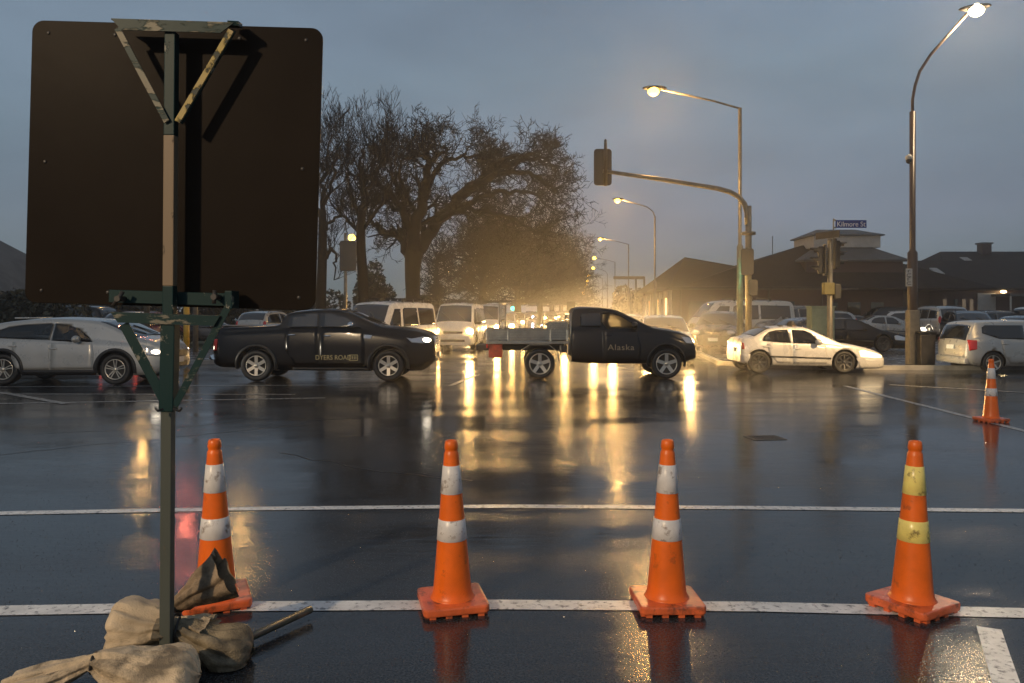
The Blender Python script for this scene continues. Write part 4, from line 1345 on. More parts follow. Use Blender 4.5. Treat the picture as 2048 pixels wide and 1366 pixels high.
cone0 = make_cone()
cone_spots = [
    ((432, 1207), 24, 'orange cone behind the pole and sandbags, its foot hidden by a sandbag', None, (1.2, -.6)),
    ((905, 1213), 13, 'orange cone with clean white bands and a pinkish base, second from the sign pole', None, (.7, -.6)),
    ((1333, 1213), 2, 'orange cone with scuffed white bands between its two fully visible neighbours', None, (-.5, .5)),
    ((1824, 1217), 32, 'orange cone with yellow glowing bands beside the short stripe at the lower right', 'y', (.6, .9)),
    ((1982, 843), 12, 'small distant orange cone in front of the silver hatchback', None, (.3, 0)),
]
for i, (p, rz, lab, y, tilt) in enumerate(cone_spots):
    c = cone0 if i == 0 else copy_tree(cone0)
    c.location = gp(*p)
    c.rotation_euler = (R(tilt[0]), R(tilt[1]), R(rz))
    c['label'] = lab
    if y: recolour(c, M_BAND, M_BANDGLOW)

# ================================================================== temporary sign seen from the back
def paint_chips(name, base, chip, chip2, lo=.50, hi=.56, scale=(14, 14, 30)):
    m = bpy.data.materials.new(name)
    m.use_nodes = True
    n, l = m.node_tree.nodes, m.node_tree.links
    p = n['Principled BSDF']
    t = n.new('ShaderNodeTexCoord')
    mp_ = n.new('ShaderNodeMapping'); mp_.inputs['Scale'].default_value = scale
    l.new(t.outputs['Object'], mp_.inputs[0])
    nz = n.new('ShaderNodeTexNoise'); nz.inputs['Scale'].default_value = 1; nz.inputs['Detail'].default_value = 6; nz.inputs['Roughness'].default_value = .65
    l.new(mp_.outputs[0], nz.inputs['Vector'])
    r = n.new('ShaderNodeMapRange'); r.inputs['From Min'].default_value = lo; r.inputs['From Max'].default_value = hi
    l.new(nz.outputs[0], r.inputs[0])
    nz2 = n.new('ShaderNodeTexNoise'); nz2.inputs['Scale'].default_value = 9
    l.new(t.outputs['Object'], nz2.inputs['Vector'])
    a = n.new('ShaderNodeMix'); a.data_type = 'RGBA'
    a.inputs[6].default_value = (*chip, 1); a.inputs[7].default_value = (*chip2, 1)
    l.new(nz2.outputs[0], a.inputs[0])
    b = n.new('ShaderNodeMix'); b.data_type = 'RGBA'
    b.inputs[6].default_value = (*base, 1)
    l.new(a.outputs[2], b.inputs[7]); l.new(r.outputs[0], b.inputs[0])
    l.new(b.outputs[2], p.inputs['Base Color'])
    p.inputs['Roughness'].default_value = .45
    p.inputs['Specular IOR Level'].default_value = .2
    bp = n.new('ShaderNodeBump'); bp.inputs['Distance'].default_value = .0015
    l.new(r.outputs[0], bp.inputs['Height']); l.new(bp.outputs[0], p.inputs['Normal'])
    return m
TEAL = (0.004, 0.026, 0.027)
M_TEAL = paint_chips('teal_paint', TEAL, (.28, .26, .20), (.20, .21, .19), .62, .66, (16, 16, 10))
M_TEALW = paint_chips('scraped_teal_paint', TEAL, (.24, .19, .13), (.14, .16, .13), .48, .54, (7, 7, 26))
M_TEAL2 = paint_chips('scuffed_teal_paint', TEAL, (.24, .20, .14), (.14, .15, .13), .56, .63, (9, 9, 24))
M_YELLW = paint_chips('scraped_yellow_paint', (0.02, 0.03, 0.025), (.46, .34, .05), (.30, .24, .16), .44, .50, (22, 22, 16))
M_TANW = paint_chips('tan_primer', (.22, .165, .11), (.06, .05, .04), (.12, .10, .07), .62, .68, (18, 18, 8))
M_GREYW = paint_chips('grey_bare_steel', (.082, .092, .080), (.04, .036, .03), (.16, .15, .12), .60, .66, (20, 20, 9))
M_SIGNB = mat('sign_back_brown', (0.0155, 0.0120, 0.0095), 0.35, spec=.02, var=.12, vscale=2.5, bump=.0012, bscale=7, color2=(.10, .09, .07), c2_at=(.74, .78), c2scale=40)
Yp = 3.73
sp = gp(334, 1346)
sign = thing('road_sign', 'large blank back of a temporary road sign on a chipped teal stand at the left', 'road sign', (sp.x, Yp, 0))
def SL(px, py, Y=Yp):
    p = at(px, py, Y)
    return Vector((p.x - sp.x, p.y - Yp, p.z))
# panel (rounded corners, slightly rotated)
pw, ph, rc_ = .700, .680, .055
pl = []
for cx_, cz_, a0 in ((pw - rc_, ph - rc_, 0), (-pw + rc_, ph - rc_, 90), (-pw + rc_, -ph + rc_, 180), (pw - rc_, -ph + rc_, 270)):
    for k in range(7):
        a = R(a0 + k * 15)
        pl.append((cx_ + rc_ * math.cos(a), cz_ + rc_ * math.sin(a)))
pc = SL(348.5, 331, 3.84)
panel = MB().prism(pl, -.006, .006).build('sign_panel', M_SIGNB, sign, bevel=.002, seg=1)
panel.location = pc
panel.rotation_euler = (0, R(1.6), R(0.0))
for rx in (-.62, -.30, .30, .62):
    for rz_ in (-.62, .0, .62):
        if abs(rx) > .5 or rz_:
            MB().ball((rx, -.007, rz_), (.009, .004, .009), 8, 6).build('rivet', M_GALVD, panel)
# pole in painted sections (one post)
def post_piece(y0, y1, px0, px1, w, m, name='post', d=None):
    a, b = SL(px0, y0), SL(px1, y1)
    return MB().bar(a, b, d or w, w, up=(1, 0, 0)).build(name, m, sign, bevel=.004)
post_piece(66, 272, 344, 342, .050, M_TEAL)
post_piece(272, 572, 342, 340, .050, M_TANW)
post_piece(572, 644, 340, 339.5, .050, M_TEAL)
post_piece(820, 1346, 336.5, 333, .050, M_GREYW)
post_piece(640, 822, 341, 337, .066, M_TEAL, 'sleeve')
# upper bracket: angle iron crossbar and two braces
def angle_bar(a, b, h, m, name, flange=.035):
    mb = MB()
    mb.bar(a, b, .006, h)
    d = (b - a).normalized()
    mb.bar(a + Vector((0, flange / 2, h / 2 - .003)), b + Vector((0, flange / 2, h / 2 - .003)), flange, .0062)
    return mb.build(name, m, sign, bevel=.0015, seg=1)
Yb = 3.69
cb = MB()
A, B, C, D = SL(222, 37, Yb), SL(469, 45, Yb), SL(441, 66, Yb), SL(243, 60, Yb)
cb.prism([(A.x, A.z), (B.x, B.z), (C.x, C.z), (D.x, D.z)], A.y - .003, A.y + .003)
cb.bar(A + Vector((.0, .03, -.002)), B + Vector((0, .03, -.002)), .06, .005)
cb.bar(SL(466, 46, Yb), SL(474, 52, 3.80), .05, .02)
cb.build('crossbar', M_TEALW, sign)
def brace(p, q, m, w=.027, Y0=Yb, Y1=Yb):
    return MB().bar(SL(*p, Y0), SL(*q, Y1), .006, w, up=(0, -1, 0) if False else (1, 0, 0)).build('brace', m, sign, bevel=.001, seg=1)
def brace2(p, q, m, w=.027, Y0=Yb, Y1=Yb, t_=.008):
    a, b = SL(*p, Y0), SL(*q, Y1)
    d = (b - a).normalized()
    n = Vector((d.z, 0, -d.x)).normalized() * w / 2
    y = Vector((0, t_, 0))
    mb = MB().add([a - n, a + n, b + n, b - n, a - n + y, a + n + y, b + n + y, b - n + y], [(0, 1, 2, 3), (7, 6, 5, 4), (0, 4, 5, 1), (1, 5, 6, 2), (2, 6, 7, 3), (3, 7, 4, 0)])
    return mb.build('brace', m, sign)
brace2((234, 56), (333, 243), M_TEALW)
brace2((462, 60), (354, 243), M_YELLW)
brace2((467, 60), (360, 246), M_TEAL, .022, Yb + .03, Yb + .03)
# lower bracket: two crossbars, clamp bolts, two braces
angle_bar(SL(218, 592, 3.775), SL(468, 600, 3.775), .060, M_TEAL, 'crossbar', .02)
cb = MB()
A, B, C, D = SL(221, 624, Yb), SL(440, 632, Yb), SL(428, 652, Yb), SL(236, 645, Yb)
cb.prism([(A.x, A.z), (B.x, B.z), (C.x, C.z), (D.x, D.z)], A.y - .003, A.y + .003)
cb.bar(A + Vector((0, .03, -.002)), B + Vector((0, .03, -.002)), .06, .005)
cb.build('crossbar', M_TEAL2, sign)
brace2((247, 648), (334, 812), M_TEAL, .045, Yb + .012, Yb + .012, .006)
brace2((462, 602), (349, 812), M_TEAL2, .032, Yb + .012, Yb + .012, .006)
for (a, b) in (((246, 583), (226, 612)), ((429, 581), (428, 607))):
    bo = MB().tube([SL(*a, 3.72), SL(*b, 3.71)], .010, 8)
    m_ = (Vector(SL(*a, 3.72)) + Vector(SL(*b, 3.71))) / 2
    bo.tube([m_ + Vector((0, -.012, 0)), m_ + Vector((0, .09, 0))], .014, 8)
    bo.build('clamp_bolt', M_GALVD, sign)
cl = MB().box(SL(464, 600, 3.75), (.035, .10, .085))
cl.build('clamp', M_TEAL, sign, bevel=.004)
for sx in (-1, 1):
    tb = MB().tube([SL(337 + sx * 10, 818, 3.66), SL(337 + sx * 22, 822, 3.65), SL(337 + sx * 26, 816, 3.64)], .006, 6)
    tb.build('tie_wire', M_BLACKP, sign)
# foot tube of the stand lying on the road
fa, fb = SL(348, 1358, 3.66), SL(621, 1234, 4.39)
fa.z = .035; fb.z = .05
MB().tube([fa, fa.lerp(fb, .35), fb], .021, 12).build('stand_leg', mat('worn_green_tube', (.05, .06, .045), .35, var=.3, vscale=10, color2=(.16, .12, .08), c2_at=(.5, .6), c2scale=7), sign)
fc = SL(300, 1400, 3.3); fc.z = .035
MB().tube([fa, fc + Vector((-.5, -.15, 0))], .027, 12).build('stand_leg', MATS['worn_green_tube'], sign)

# ================================================================== sandbags
def burlap(name, c):
    m = mat(name, c, .55, var=.35, vscale=7, bump=.006, bscale=150, color2=tuple(k * .32 for k in c), c2_at=(.48, .62), c2scale=5, c2detail=8)
    return m
M_BAG1 = burlap('tan_sacking', (.58, .46, .31))
M_BAG2 = burlap('brown_sacking', (.32, .235, .15))
M_BAG3 = burlap('olive_sacking', (.26, .21, .135))
def sandbag(label, loc, axis, body, neck, frill, m, seed, flat=.55, frill_w=.10, droop=0.0, frill_up=0.0, body_drop=.10, thin=1.0):
    """filled sack: axis = direction from the tied neck to the body end; body/frill lengths in m"""
    t = thing('sandbag', label, 'sandbag', loc, 0, 'sandbags weighing down the sign stand')
    ax = Vector(axis).normalized()
    side = Vector((0, 0, 1)).cross(ax).normalized()
    up = ax.cross(side)
    up = Vector((0, 0, 1)) if abs(up.z) < .2 else (up if up.z > 0 else -up)
    Lb, rb = body
    nl, nc = 34, 56
    vs, fs = [], []
    rnd = random.Random(seed)
    for i in range(nl + 1):
        u = i / nl
        # profile: frill (u<.26), neck (.26-.30), body
        if u < .27:
            k = u / .27
            s_ = -frill * (1 - k)
            r = neck + (frill_w - neck) * (1 - k) ** .8
            pleat = .16 * (1 - k) + .14
            fl = (.45 + .5 * k) if thin == 1.0 else 1.0
            sd_ = thin + (1 - thin) * k
        else:
            k = (u - .27) / .73
            s_ = Lb * k
            sd_ = 1.0
            r = neck + (rb - neck) * (math.sin(min(1, k * 1.25) * math.pi / 2) ** .9)
            if k > .72: r *= math.sqrt(max(0.0, 1 - ((k - .72) / .28) ** 2.2))
            pleat = .05 + .22 * max(0, 1 - k * 1.7) ** 1.2
            fl = flat + (1 - flat) * max(0, 1 - k * 3)
        kk = (s_ / Lb) if s_ > 0 else 0
        drop = -body_drop * min(1, kk * 2.2) + (frill_up * (-s_ / max(frill, .01)) if s_ < 0 else 0)
        for j in range(nc):
            a = 2 * math.pi * j / nc
            rr = r * (1 + pleat * .5 * (math.sin(a * 7 + seed) + .6 * math.sin(a * 12 + 2 * seed + u * 3)))
            p = ax * s_ + side * (rr * math.cos(a) * sd_) + up * (rr * math.sin(a) * fl) + Vector((0, 0, drop))
            q = p * 7 + Vector((seed, 0, 0))
            p += (ax * mnoise.noise(q) + side * mnoise.noise(q + Vector((9, 0, 0))) + up * mnoise.noise(q + Vector((0, 9, 0)))) * .022
            fo = mnoise.noise(Vector((math.cos(a) * 3.2, math.sin(a) * 3.2, s_ * 2.5 + seed * 3)))
            p += (p - ax * s_ - Vector((0, 0, drop))).normalized() * (abs(fo) * -.045 * (1 if s_ > 0 else .3))
            q = p * 24
            p += up * mnoise.noise(q + Vector((seed, 3, 1))) * .007
            vs.append(p)
    z0 = -loc[2] + .008
    for p in vs:
        if p.z < z0 + .02: p.z = z0 + max(0, (p.z - z0)) * .15
    for i in range(nl):
        for j in range(nc):
            j2 = (j + 1) % nc
            fs.append((i * nc + j, (i + 1) * nc + j, (i + 1) * nc + j2, i * nc + j2))
    fs.append(tuple(nl * nc + j for j in range(nc)))
    mb = MB().add(vs, fs, 0, True)
    # mouth: inner sheet so the frill has depth
    b = len(mb.v)
    inn = [ax * (-frill * .35) + (vs[j] - ax * (-frill)) * .25 for j in range(nc)]
    mb.add([vs[j] for j in range(nc)] + inn, [(j, (j + 1) % nc, nc + (j + 1) % nc, nc + j) for j in range(nc)] + [tuple(nc + j for j in range(nc))], 0, True)
    o = mb.build('sack', m, t, weld=False)
    ring = []
    for j in range(25):
        a = 2 * math.pi * j / 24
        ring.append(ax * (.002) + side * ((neck + .006) * math.cos(a)) + up * ((neck + .006) * math.sin(a)))
    MB().tube(ring, .0065, 6, cap=False).build('tie', M_BLACKP, t)
    return t
n1 = at(186, 1326, 3.42)
sandbag('tan sandbag at the bottom left with its tied neck pointing left', n1, (.96, .18, -.10), (.44, .185), .036, .34, M_BAG1, 1.3, flat=.70, frill_w=.12, frill_up=-.13, body_drop=.05)
n2 = at(352, 1250, 3.88)
sandbag('tan sandbag lying behind the pole with a torn flap on its right', n2, (-.92, .15, -.05), (.34, .165), .045, .19, M_BAG1, 4.1, flat=.88, frill_w=.10, frill_up=-.02, body_drop=.015)
n3 = at(357, 1207, 4.02)
sandbag('brown sandbag with its dark open mouth standing up against the leftmost near cone', n3, (-.80, .25, -.55), (.20, .10), .034, .33, M_BAG2, 7.7, flat=.8, frill_w=.118, frill_up=.0, body_drop=.03, thin=.34)
n4 = at(352, 1262, 3.80)
sandbag('olive brown sandbag on the right of the pole under the brown one', n4, (.95, .22, -.20), (.36, .15), .055, .10, M_BAG3, 2.9, flat=.85, frill_w=.09, body_drop=.06)

# ================================================================== street lamps
SOD = (1.0, 0.56, 0.18)
def street_lamp(label, base, pole, arm, head_dir, r=(.10, .065), armr=.045, lens_m=None, watts=0, color=SOD, pm=None, lens=.15, group='street lamps along the street ahead', n=10):
    """base (x,y); pole: list of z levels; arm: offsets from the pole top ending at the lantern"""
    pm = pm or M_GALV
    t = thing('street_lamp', label, 'street lamp', (base[0], base[1], 0), 0, group)
    zt = pole
    MB().tube([(0, 0, 0), (0, 0, zt * .45), (0, 0, zt * .46), (0, 0, zt)], [r[0], r[0], r[1], r[1]], n).build('pole', pm, t)
    pts = [Vector((0, 0, zt - .02))] + [Vector(a) + Vector((0, 0, zt)) for a in arm]
    MB().tube(pts, armr, max(6, n - 2)).build('arm', pm, t)
    e = pts[-1]
    d = Vector(head_dir).normalized()
    rz = math.atan2(d.y, d.x)
    rot = Matrix.Rotation(rz, 3, 'Z')
    hd = MB().ball(e + d * .22 + Vector((0, 0, .05)), (.42, .16, .085), 14, 8, rot=rot)
    hd.build('lantern', M_GALVD, t)
    lz = e + d * .26 + Vector((0, 0, -.05))
    MB().ball(lz, (lens * 1.05, lens, lens * .9), 14, 10, rot=rot).build('lens', lens_m or M_SODIUM, t)
    if watts:
        ld = bpy.data.lights.new('lamp_light', 'POINT')
        ld.energy = watts
        ld.color = color
        ld.shadow_soft_size = .12
        lo = bpy.data.objects.new('lamp_light', ld)
        COL.objects.link(lo)
        lo.parent = t
        lo.location = lz + Vector((0, 0, -.28))
    return t

Y1 = 27.0
b1 = at(1480, 700, Y1)
street_lamp('tall steel street lamp with a straight arm beside the mast arm signal', (b1.x, Y1), 8.55, [(-.9, -.05, .22), (-2.7, -.15, .58)], (-1, 0, 0), r=(.11, .062), armr=.035, lens=.19, watts=1000)
lampY = [54.5, 83, 113.6, 143, 172, 201, 230, 260, 290, 320, 350, 380]
names = ['second lamp of the right row, curved arm, before the brick building', 'third lamp of the row with a straight thin arm', 'fourth lamp of the row with a straight arm, hazy',
         'fifth lamp of the row with a curved arm, hazy', 'sixth lamp of the row, small and hazy']
for k, yy in enumerate(lampY):
    x = 9.78 + .083 * (yy - 54.5)
    curved = k in (0, 3)
    arm = [(-.15, 0, .35), (-.55, 0, .65), (-1.1, 0, .82), (-2.3, 0, 1.15)] if curved else [(-1.0, 0, .25), (-2.7, 0, .6)]
    lab = names[k] if k < 5 else 'one of the tiny hazy lamps far down the street'
    street_lamp(lab, (x, yy), 8.1 if curved else 8.55, arm, (-1, 0, 0), r=(.11, .06), armr=.04, lens=.20 if k < 2 else .22 + .02 * k,
                watts=900 if k == 0 else (800 if k == 1 else 0), n=8)
# opposite side of the street, far away: only their lights read
for k, yy in enumerate((155, 190, 225, 262, 300)):
    street_lamp('one of the tiny hazy lamps far down the street', (-7 + .0885 * (yy - 27) + 3.0, yy), 8.6, [(1.0, 0, .2), (2.4, 0, .5)], (1, 0, 0), lens=.3, n=6)
# right hand lamp with the camera
Yr = 23.3
br = at(1825, 700, Yr)
rl = street_lamp('tall brown street lamp with an upswept arm and white lantern at the right', (br.x, Yr), 7.5, [(.0, 0, .35), (.05, -.05, .75), (.16, -.1, 1.15), (.42, -.2, 1.6), (1.28, -.55, 2.66)], (.8, -.4, .45), r=(.14, .085), armr=.045, lens=.20, lens_m=M_LAMPW, watts=900, color=(1, .74, .44), pm=M_BROWNP, group=None)
MB().box((0, 0, .85), (.30, .30, 1.7)).build('base_sleeve', M_GALV, rl, bevel=.03)
c_ = Vector((-.13, -.05, CAMH + (HOR - 318) / F * Yr))
cam_h = MB().ball(c_ + Vector((0, 0, .03)), (.10, .10, .10), 12, 8)
cam_h.bar(c_ + Vector((0, 0, .08)), c_ + Vector((.13, .03, .08)), .06, .05)
ch = cam_h.build('camera_housing', M_WHITED, rl)
MB().ball(c_ + Vector((0, 0, -.06)), (.085, .085, .09), 12, 8).build('camera_dome', M_BLACKP, ch)
# parking sign on that pole
pk = at(1818, 555, Yr - .12)
ps = thing('parking_sign', 'narrow white parking sign with dark symbols on the brown lamp pole', 'sign', (pk.x, pk.y, pk.z - .27))
MB().box((0, 0, .27), (.19, .012, .52)).build('plate', M_WHITED, ps, bevel=.004)
sy = MB()
for k, (w_, h_) in enumerate(((.03, .07), (.10, .08), (.05, .09), (.10, .07))):
    zz = .45 - k * .115
    sy.box((-.01 - w_ / 2, -.009, zz), (.018, .006, h_))
    sy.box((.01, -.009, zz + h_ / 2), (w_, .006, .016))
    if k % 2: sy.box((.01, -.009, zz - h_ / 2), (w_, .006, .016))
sy.build('symbols', M_BLACKP, ps)
# left lamps glimpsed between the trees / hidden behind the sign but mirrored in the wet road
pl_ = at(716, 474, 60)
street_lamp('yellow street lamp in front of the left tree trunks beside the signal board', (pl_.x + .1, 60), pl_.z - .3, [(-.05, 0, .2), (-.3, 0, .3)], (-1, 0, 0), r=(.08, .06), lens=.28, watts=120, group='street lamps on the left side')
pf = at(890, 540, 92)
street_lamp('small distant pale lamp between the oak and the dark trees', (pf.x, 92), pf.z - .3, [(.1, 0, .2), (.2, 0, .3)], (1, 0, 0), r=(.07, .05), lens=.20, lens_m=M_LAMPW, group='street lamps on the left side')
for px_, py_, yy, lab in ((476, 285, 30, 'street lamp hidden behind the big sign, mirrored yellow in the wet road'), (284, 415, 44, 'street lamp hidden behind the left half of the big sign')):
    q = at(px_, py_, yy)
    street_lamp(lab, (q.x - 1.6, yy), q.z - .4, [(.5, 0, .2), (1.35, 0, .42)], (1, 0, 0), r=(.10, .06), lens=.20, watts=120, group='street lamps on the left side')
# the lamp on the near corner behind the photographer, which lights the cones and sandbags
street_lamp('street lamp on the near corner behind the photographer', (-11.2, -8.6), 7.6, [(.9, .2, .25), (2.2, .6, .5)], (1, .3, 0), r=(.10, .065), lens=.2, watts=6600, color=(1, .74, .46), group=None)
nl0_ = [l for l in bpy.data.lights if l.name.startswith('lamp_light')][-1]; nl0_.shadow_soft_size = .3
nl_ = street_lamp('added lamp out of view on the right that lights the pale sedan', (17.0, 9.0), 8.0, [(-.9, .2, .25), (-2.2, .6, .5)], (-1, .3, 0), r=(.10, .065), lens=.2, watts=0, group=None)
spot(nl_, (-2.4, .7, 8.2), (8.2 - 17.0, 21.3 - 9.0, .6), 17000, (1, .64, .28), R(34), .8, .12)  # unseen lamp added, its spot aimed at the sedan's near side

# ================================================================== traffic signals
def rounded_board(mb, c, w, h, d, r=.08, mi=0):
    pl = []
    for cx_, cz_, a0 in ((w / 2 - r, h / 2 - r, 0), (-w / 2 + r, h / 2 - r, 90), (-w / 2 + r, -h / 2 + r, 180), (w / 2 - r, -h / 2 + r, 270)):
        for k in range(5):
            a = R(a0 + k * 22.5)
            pl.append((c[0] + cx_ + r * math.cos(a), c[2] + cz_ + r * math.sin(a)))
    return mb.prism(pl, c[1] - d / 2, c[1] + d / 2, 'xz', mi)

def signal_head(parent, c, w, h, lit=None, face=1, lit_i=2, rz=0.0, n=3, loc_parent=None):
    """face=+1: lenses look away from the camera (+y), so its back shows"""
    mb = MB()
    rounded_board(mb, (0, 0, 0), w, h, .05, r=min(.10, w * .18))
    o = mb.build('signal_head', M_SIGBLK, parent, bevel=.006, seg=1)
    o.location = c
    o.rotation_euler = (0, 0, rz)
    hb = MB()
    hb.box((0, face * .10, 0), (w * .52, .16, h * .86))
    hb.build('lamp_housing', M_SIGBLK, o, bevel=.02)
    hh = h * .86 / n
    for i in range(n):
        z = h * .43 - hh * (i + .5)
        m = lit if (lit and i == lit_i) else M_BLACKP
        MB().ball((0, face * .185, z), (hh * .34, .03, hh * .34), 14, 8).build('signal_lens', m, o)
        vs, fs = [], []
        for k in range(13):
            a = R(-20 + k * 220 / 12)
            for (rr, yy) in ((hh * .40, .17), (hh * .40, .17 + .24 * (1 if 2 < k < 10 else .5)), (hh * .37, .17 + .24 * (1 if 2 < k < 10 else .5)), (hh * .37, .17)):
                vs.append((rr * math.cos(a), face * yy, z + rr * math.sin(a)))
        for k in range(12):
            for j in range(4):
                j2 = (j + 1) % 4
                fs.append((k * 4 + j, k * 4 + j2, (k + 1) * 4 + j2, (k + 1) * 4 + j))
        MB().add(vs, fs).build('visor', M_SIGBLK, o)
    return o

Ym = 25.0
bm_ = at(1497, 700, Ym)
ms = thing('traffic_signal', 'mast arm traffic signal reaching left over the road, seen from behind', 'traffic signal', (bm_.x, Ym, 0))
def ML(px, py, Y=Ym):
    p = at(px, py, Y)
    return p - Vector((bm_.x, Ym, 0))
MB().tube([(0, 0, 0), (0, 0, ML(0, 470).z), (0, 0, ML(0, 412).z)], [.105, .10, .095], 14).build('pole', M_GALV, ms)
MB().lathe([(.10, ML(0, 470).z), (.22, ML(0, 470).z + .005), (.22, ML(0, 464).z), (.10, ML(0, 463).z)], 16).build('flange', M_GALV, ms)
MB().tube([ML(1495, 450), ML(1494, 425), ML(1489, 408), ML(1478, 394), ML(1460, 384), ML(1435, 377), ML(1330, 360), ML(1206, 342)], [.085, .085, .085, .083, .08, .078, .07, .06], 12).build('mast_arm', M_GALV, ms)
hp = MB().tube([ML(1211, 372, Ym - .06), ML(1211, 300, Ym - .06), ML(1211, 281, Ym - .06), ML(1211, 278, Ym - .06)], [.055, .055, .045, .02], 10)
hp.build('hanger_post', M_GALVD, ms)
signal_head(ms, ML(1205.5, 334.5, Ym + .05), .56, 1.15, None)
signal_head(ms, ML(1494.5, 523.5, Ym - .25) + Vector((0, 0, 0)), .40, .82, M_GREENB, face=1, lit_i=2)
pd = signal_head(ms, ML(1506, 575, Ym - .15), .28, .50, None, face=1, n=2)

Y2 = 24.0
b2 = at(1660, 700, Y2)
s2 = thing('traffic_signal', 'post mounted traffic signal under the blue street name sign, facing left', 'traffic signal', (b2.x, Y2, 0))
def SL2(px, py, Y=Y2):
    return at(px, py, Y) - Vector((b2.x, Y2, 0))
MB().tube([(0, 0, 0), (0, 0, 1.15), (0, 0, SL2(0, 472).z)], [.088, .085, .075], 12).build('pole', M_GALV, s2)
signal_head(s2, SL2(1649, 520, Y2 - .02), .42, .95, None, face=1, rz=R(78))
signal_head(s2, SL2(1667, 508, Y2 + .22), .30, .95, None, face=1, rz=R(-80))
bx = MB().box(SL2(1656.5, 577, Y2 - .14), (.32, .20, .36))
bx.build('button_box', M_YELLOWP, s2, bevel=.02)
bx2 = MB().box(SL2(1673, 583, Y2 - .02), (.20, .28, .46))
bx2.build('pedestrian_signal', M_SIGBLK, s2, bevel=.03)
# street name sign
sn = thing('street_name_sign', 'blue street name sign reading Kilmore St on top of the signal post', 'street sign', (b2.x, Y2 - .1, SL2(0, 475).z))
def NL(px, py): return at(px, py, Y2 - .1) - Vector((b2.x, Y2 - .1, SL2(0, 475).z))
c_ = NL(1702, 448)
MB().box(c_, (.93, .016, .235)).build('blade', M_BLUE, sn, bevel=.006)
text_mesh('lettering', 'Kilmore St', .215, M_WHITEP, sn, c_ + Vector((0, -.011, -.01)), (R(90), 0, 0), sx=.92)
br_ = MB().tube([NL(1667, 520), NL(1667, 437)], .022, 8)
br_.bar(NL(1667, 440), NL(1672, 441), .02, .05); br_.bar(NL(1667, 455), NL(1672, 455), .02, .05)
br_.bar(NL(1655, 480), NL(1667, 478), .02, .03)
br_.build('bracket', M_GALV, sn)
sb = at(1655, 470, Y2 - .4) - Vector((b2.x, Y2 - .1, SL2(0, 475).z))
MB().box(sb, (.016, .92, .20), Matrix.Rotation(R(24), 3, 'Z')).build('blade', M_GALVD, sn)
# far left signal seen from behind, and the left mast with the red light hidden by the sign
q = at(697, 512, 31)
s3 = thing('traffic_signal', 'traffic signal seen from behind beside the left tree trunk', 'traffic signal', (q.x - .12, 31, 0))
MB().tube([(0, 0, 0), (0, 0, q.z + .9)], [.07, .06], 10).build('pole', M_GALV, s3)
signal_head(s3, (.12, -.1, q.z), .64, 1.18, None, face=1)
q = at(376, 365, 29)
s4 = thing('traffic_signal', 'red lit traffic signal on a mast hidden behind the big sign', 'traffic signal', (q.x - 1.5, 29, 0))
MB().tube([(0, 0, 0), (0, 0, q.z + .4), (.3, 0, q.z + .55), (1.5, 0, q.z + .65)], [.10, .09, .07, .05], 10).build('pole', M_GALV, s4)
M_REDL = mat('red_signal_lit', (1, .2, .1), .3, emit=(1.0, .22, .14), estr=160)
M_REDL.cycles.emission_sampling = 'NONE'
signal_head(s4, (1.5, -.08, q.z), .56, 1.15, M_REDL, face=-1, lit_i=0)
for (px_, py_, yy, lab) in ((1075, 607, 118, 'tiny green traffic light down the street, right one of the pair'), (1026, 617, 100, 'tiny green traffic light down the street, left one of the pair')):
    q = at(px_, py_, yy)
    tt = thing('traffic_signal', lab, 'traffic signal', (q.x + .3, yy, 0), 0, 'green lights far down the street')
    MB().tube([(0, .1, 0), (0, .1, q.z + .8)], .07, 8).build('pole', M_GALVD, tt)
    MB().box((-.3, .1, q.z + .3), (.5, .2, 1.2)).build('signal_head', M_SIGBLK, tt, bevel=.04)
    MB().ball((-.3, -.05, q.z), (.26, .05, .22), 12, 8).build('signal_lens', M_GREENL, tt)

# ================================================================== street furniture on the corner
q = gp(1638, 716)
cbn = thing('signal_cabinet', 'pale green signal controller cabinet behind the sedan', 'cabinet', (at(1641, 0, 27).x, 27, 0.13))
MB().box((0, 0, .86), (.78, .46, 1.60)).build('casing', M_CAB, cbn, bevel=.012)
cd = MB().box((0, -.235, 1.20), (.72, .012, .80))
cd.build('door', M_CAB, cbn, bevel=.004)
MB().box((0, -.235, .42), (.72, .012, .64)).build('door', M_CAB, cbn, bevel=.004)
MB().box((0, 0, .05), (.82, .5, .12)).build('plinth', M_CONC, cbn)
MB().box((0, 0, 1.68), (.84, .52, .05)).build('lid', M_CAB, cbn, bevel=.01)
q = gp(1848, 736)
bn = thing('litter_bin', 'dark litter bin standing against the brown lamp pole', 'litter bin', (at(1849, 0, 23.1).x, 23.1, .124))
MB().prism([(-.21, -.21), (.21, -.21), (.21, .21), (-.21, .21)], 0, .86, 'xy').build('bin_body', M_GALVD, bn, bevel=.03)
MB().box((0, 0, .92), (.48, .48, .09)).build('lid', M_BLACKP, bn, bevel=.03)
q = at(373, 715, 28)
yp = thing('post', 'yellow post standing between the silver SUV and the black pickup', 'post', (q.x, 28, 0.12))
MB().tube([(0, 0, 0), (0, 0, 1.85)], .10, 12).build('shaft', M_POSTY, yp)
MB().lathe([(.10, 1.85), (.105, 1.86), (.06, 1.93), (.001, 1.95)], 12).build('cap', M_POSTY, yp)
q = at(1142, 612, 33)
sg = thing('road_sign', 'small square back of a road sign above the flatbed headboard', 'road sign', (q.x, 33, 0))
MB().tube([(0, .03, 0), (0, .03, q.z + .1)], .03, 8).build('post', M_GALVD, sg)
MB().box((0, 0, q.z), (.36, .012, .36)).build('sign_panel', M_GALVD, sg, bevel=.003)

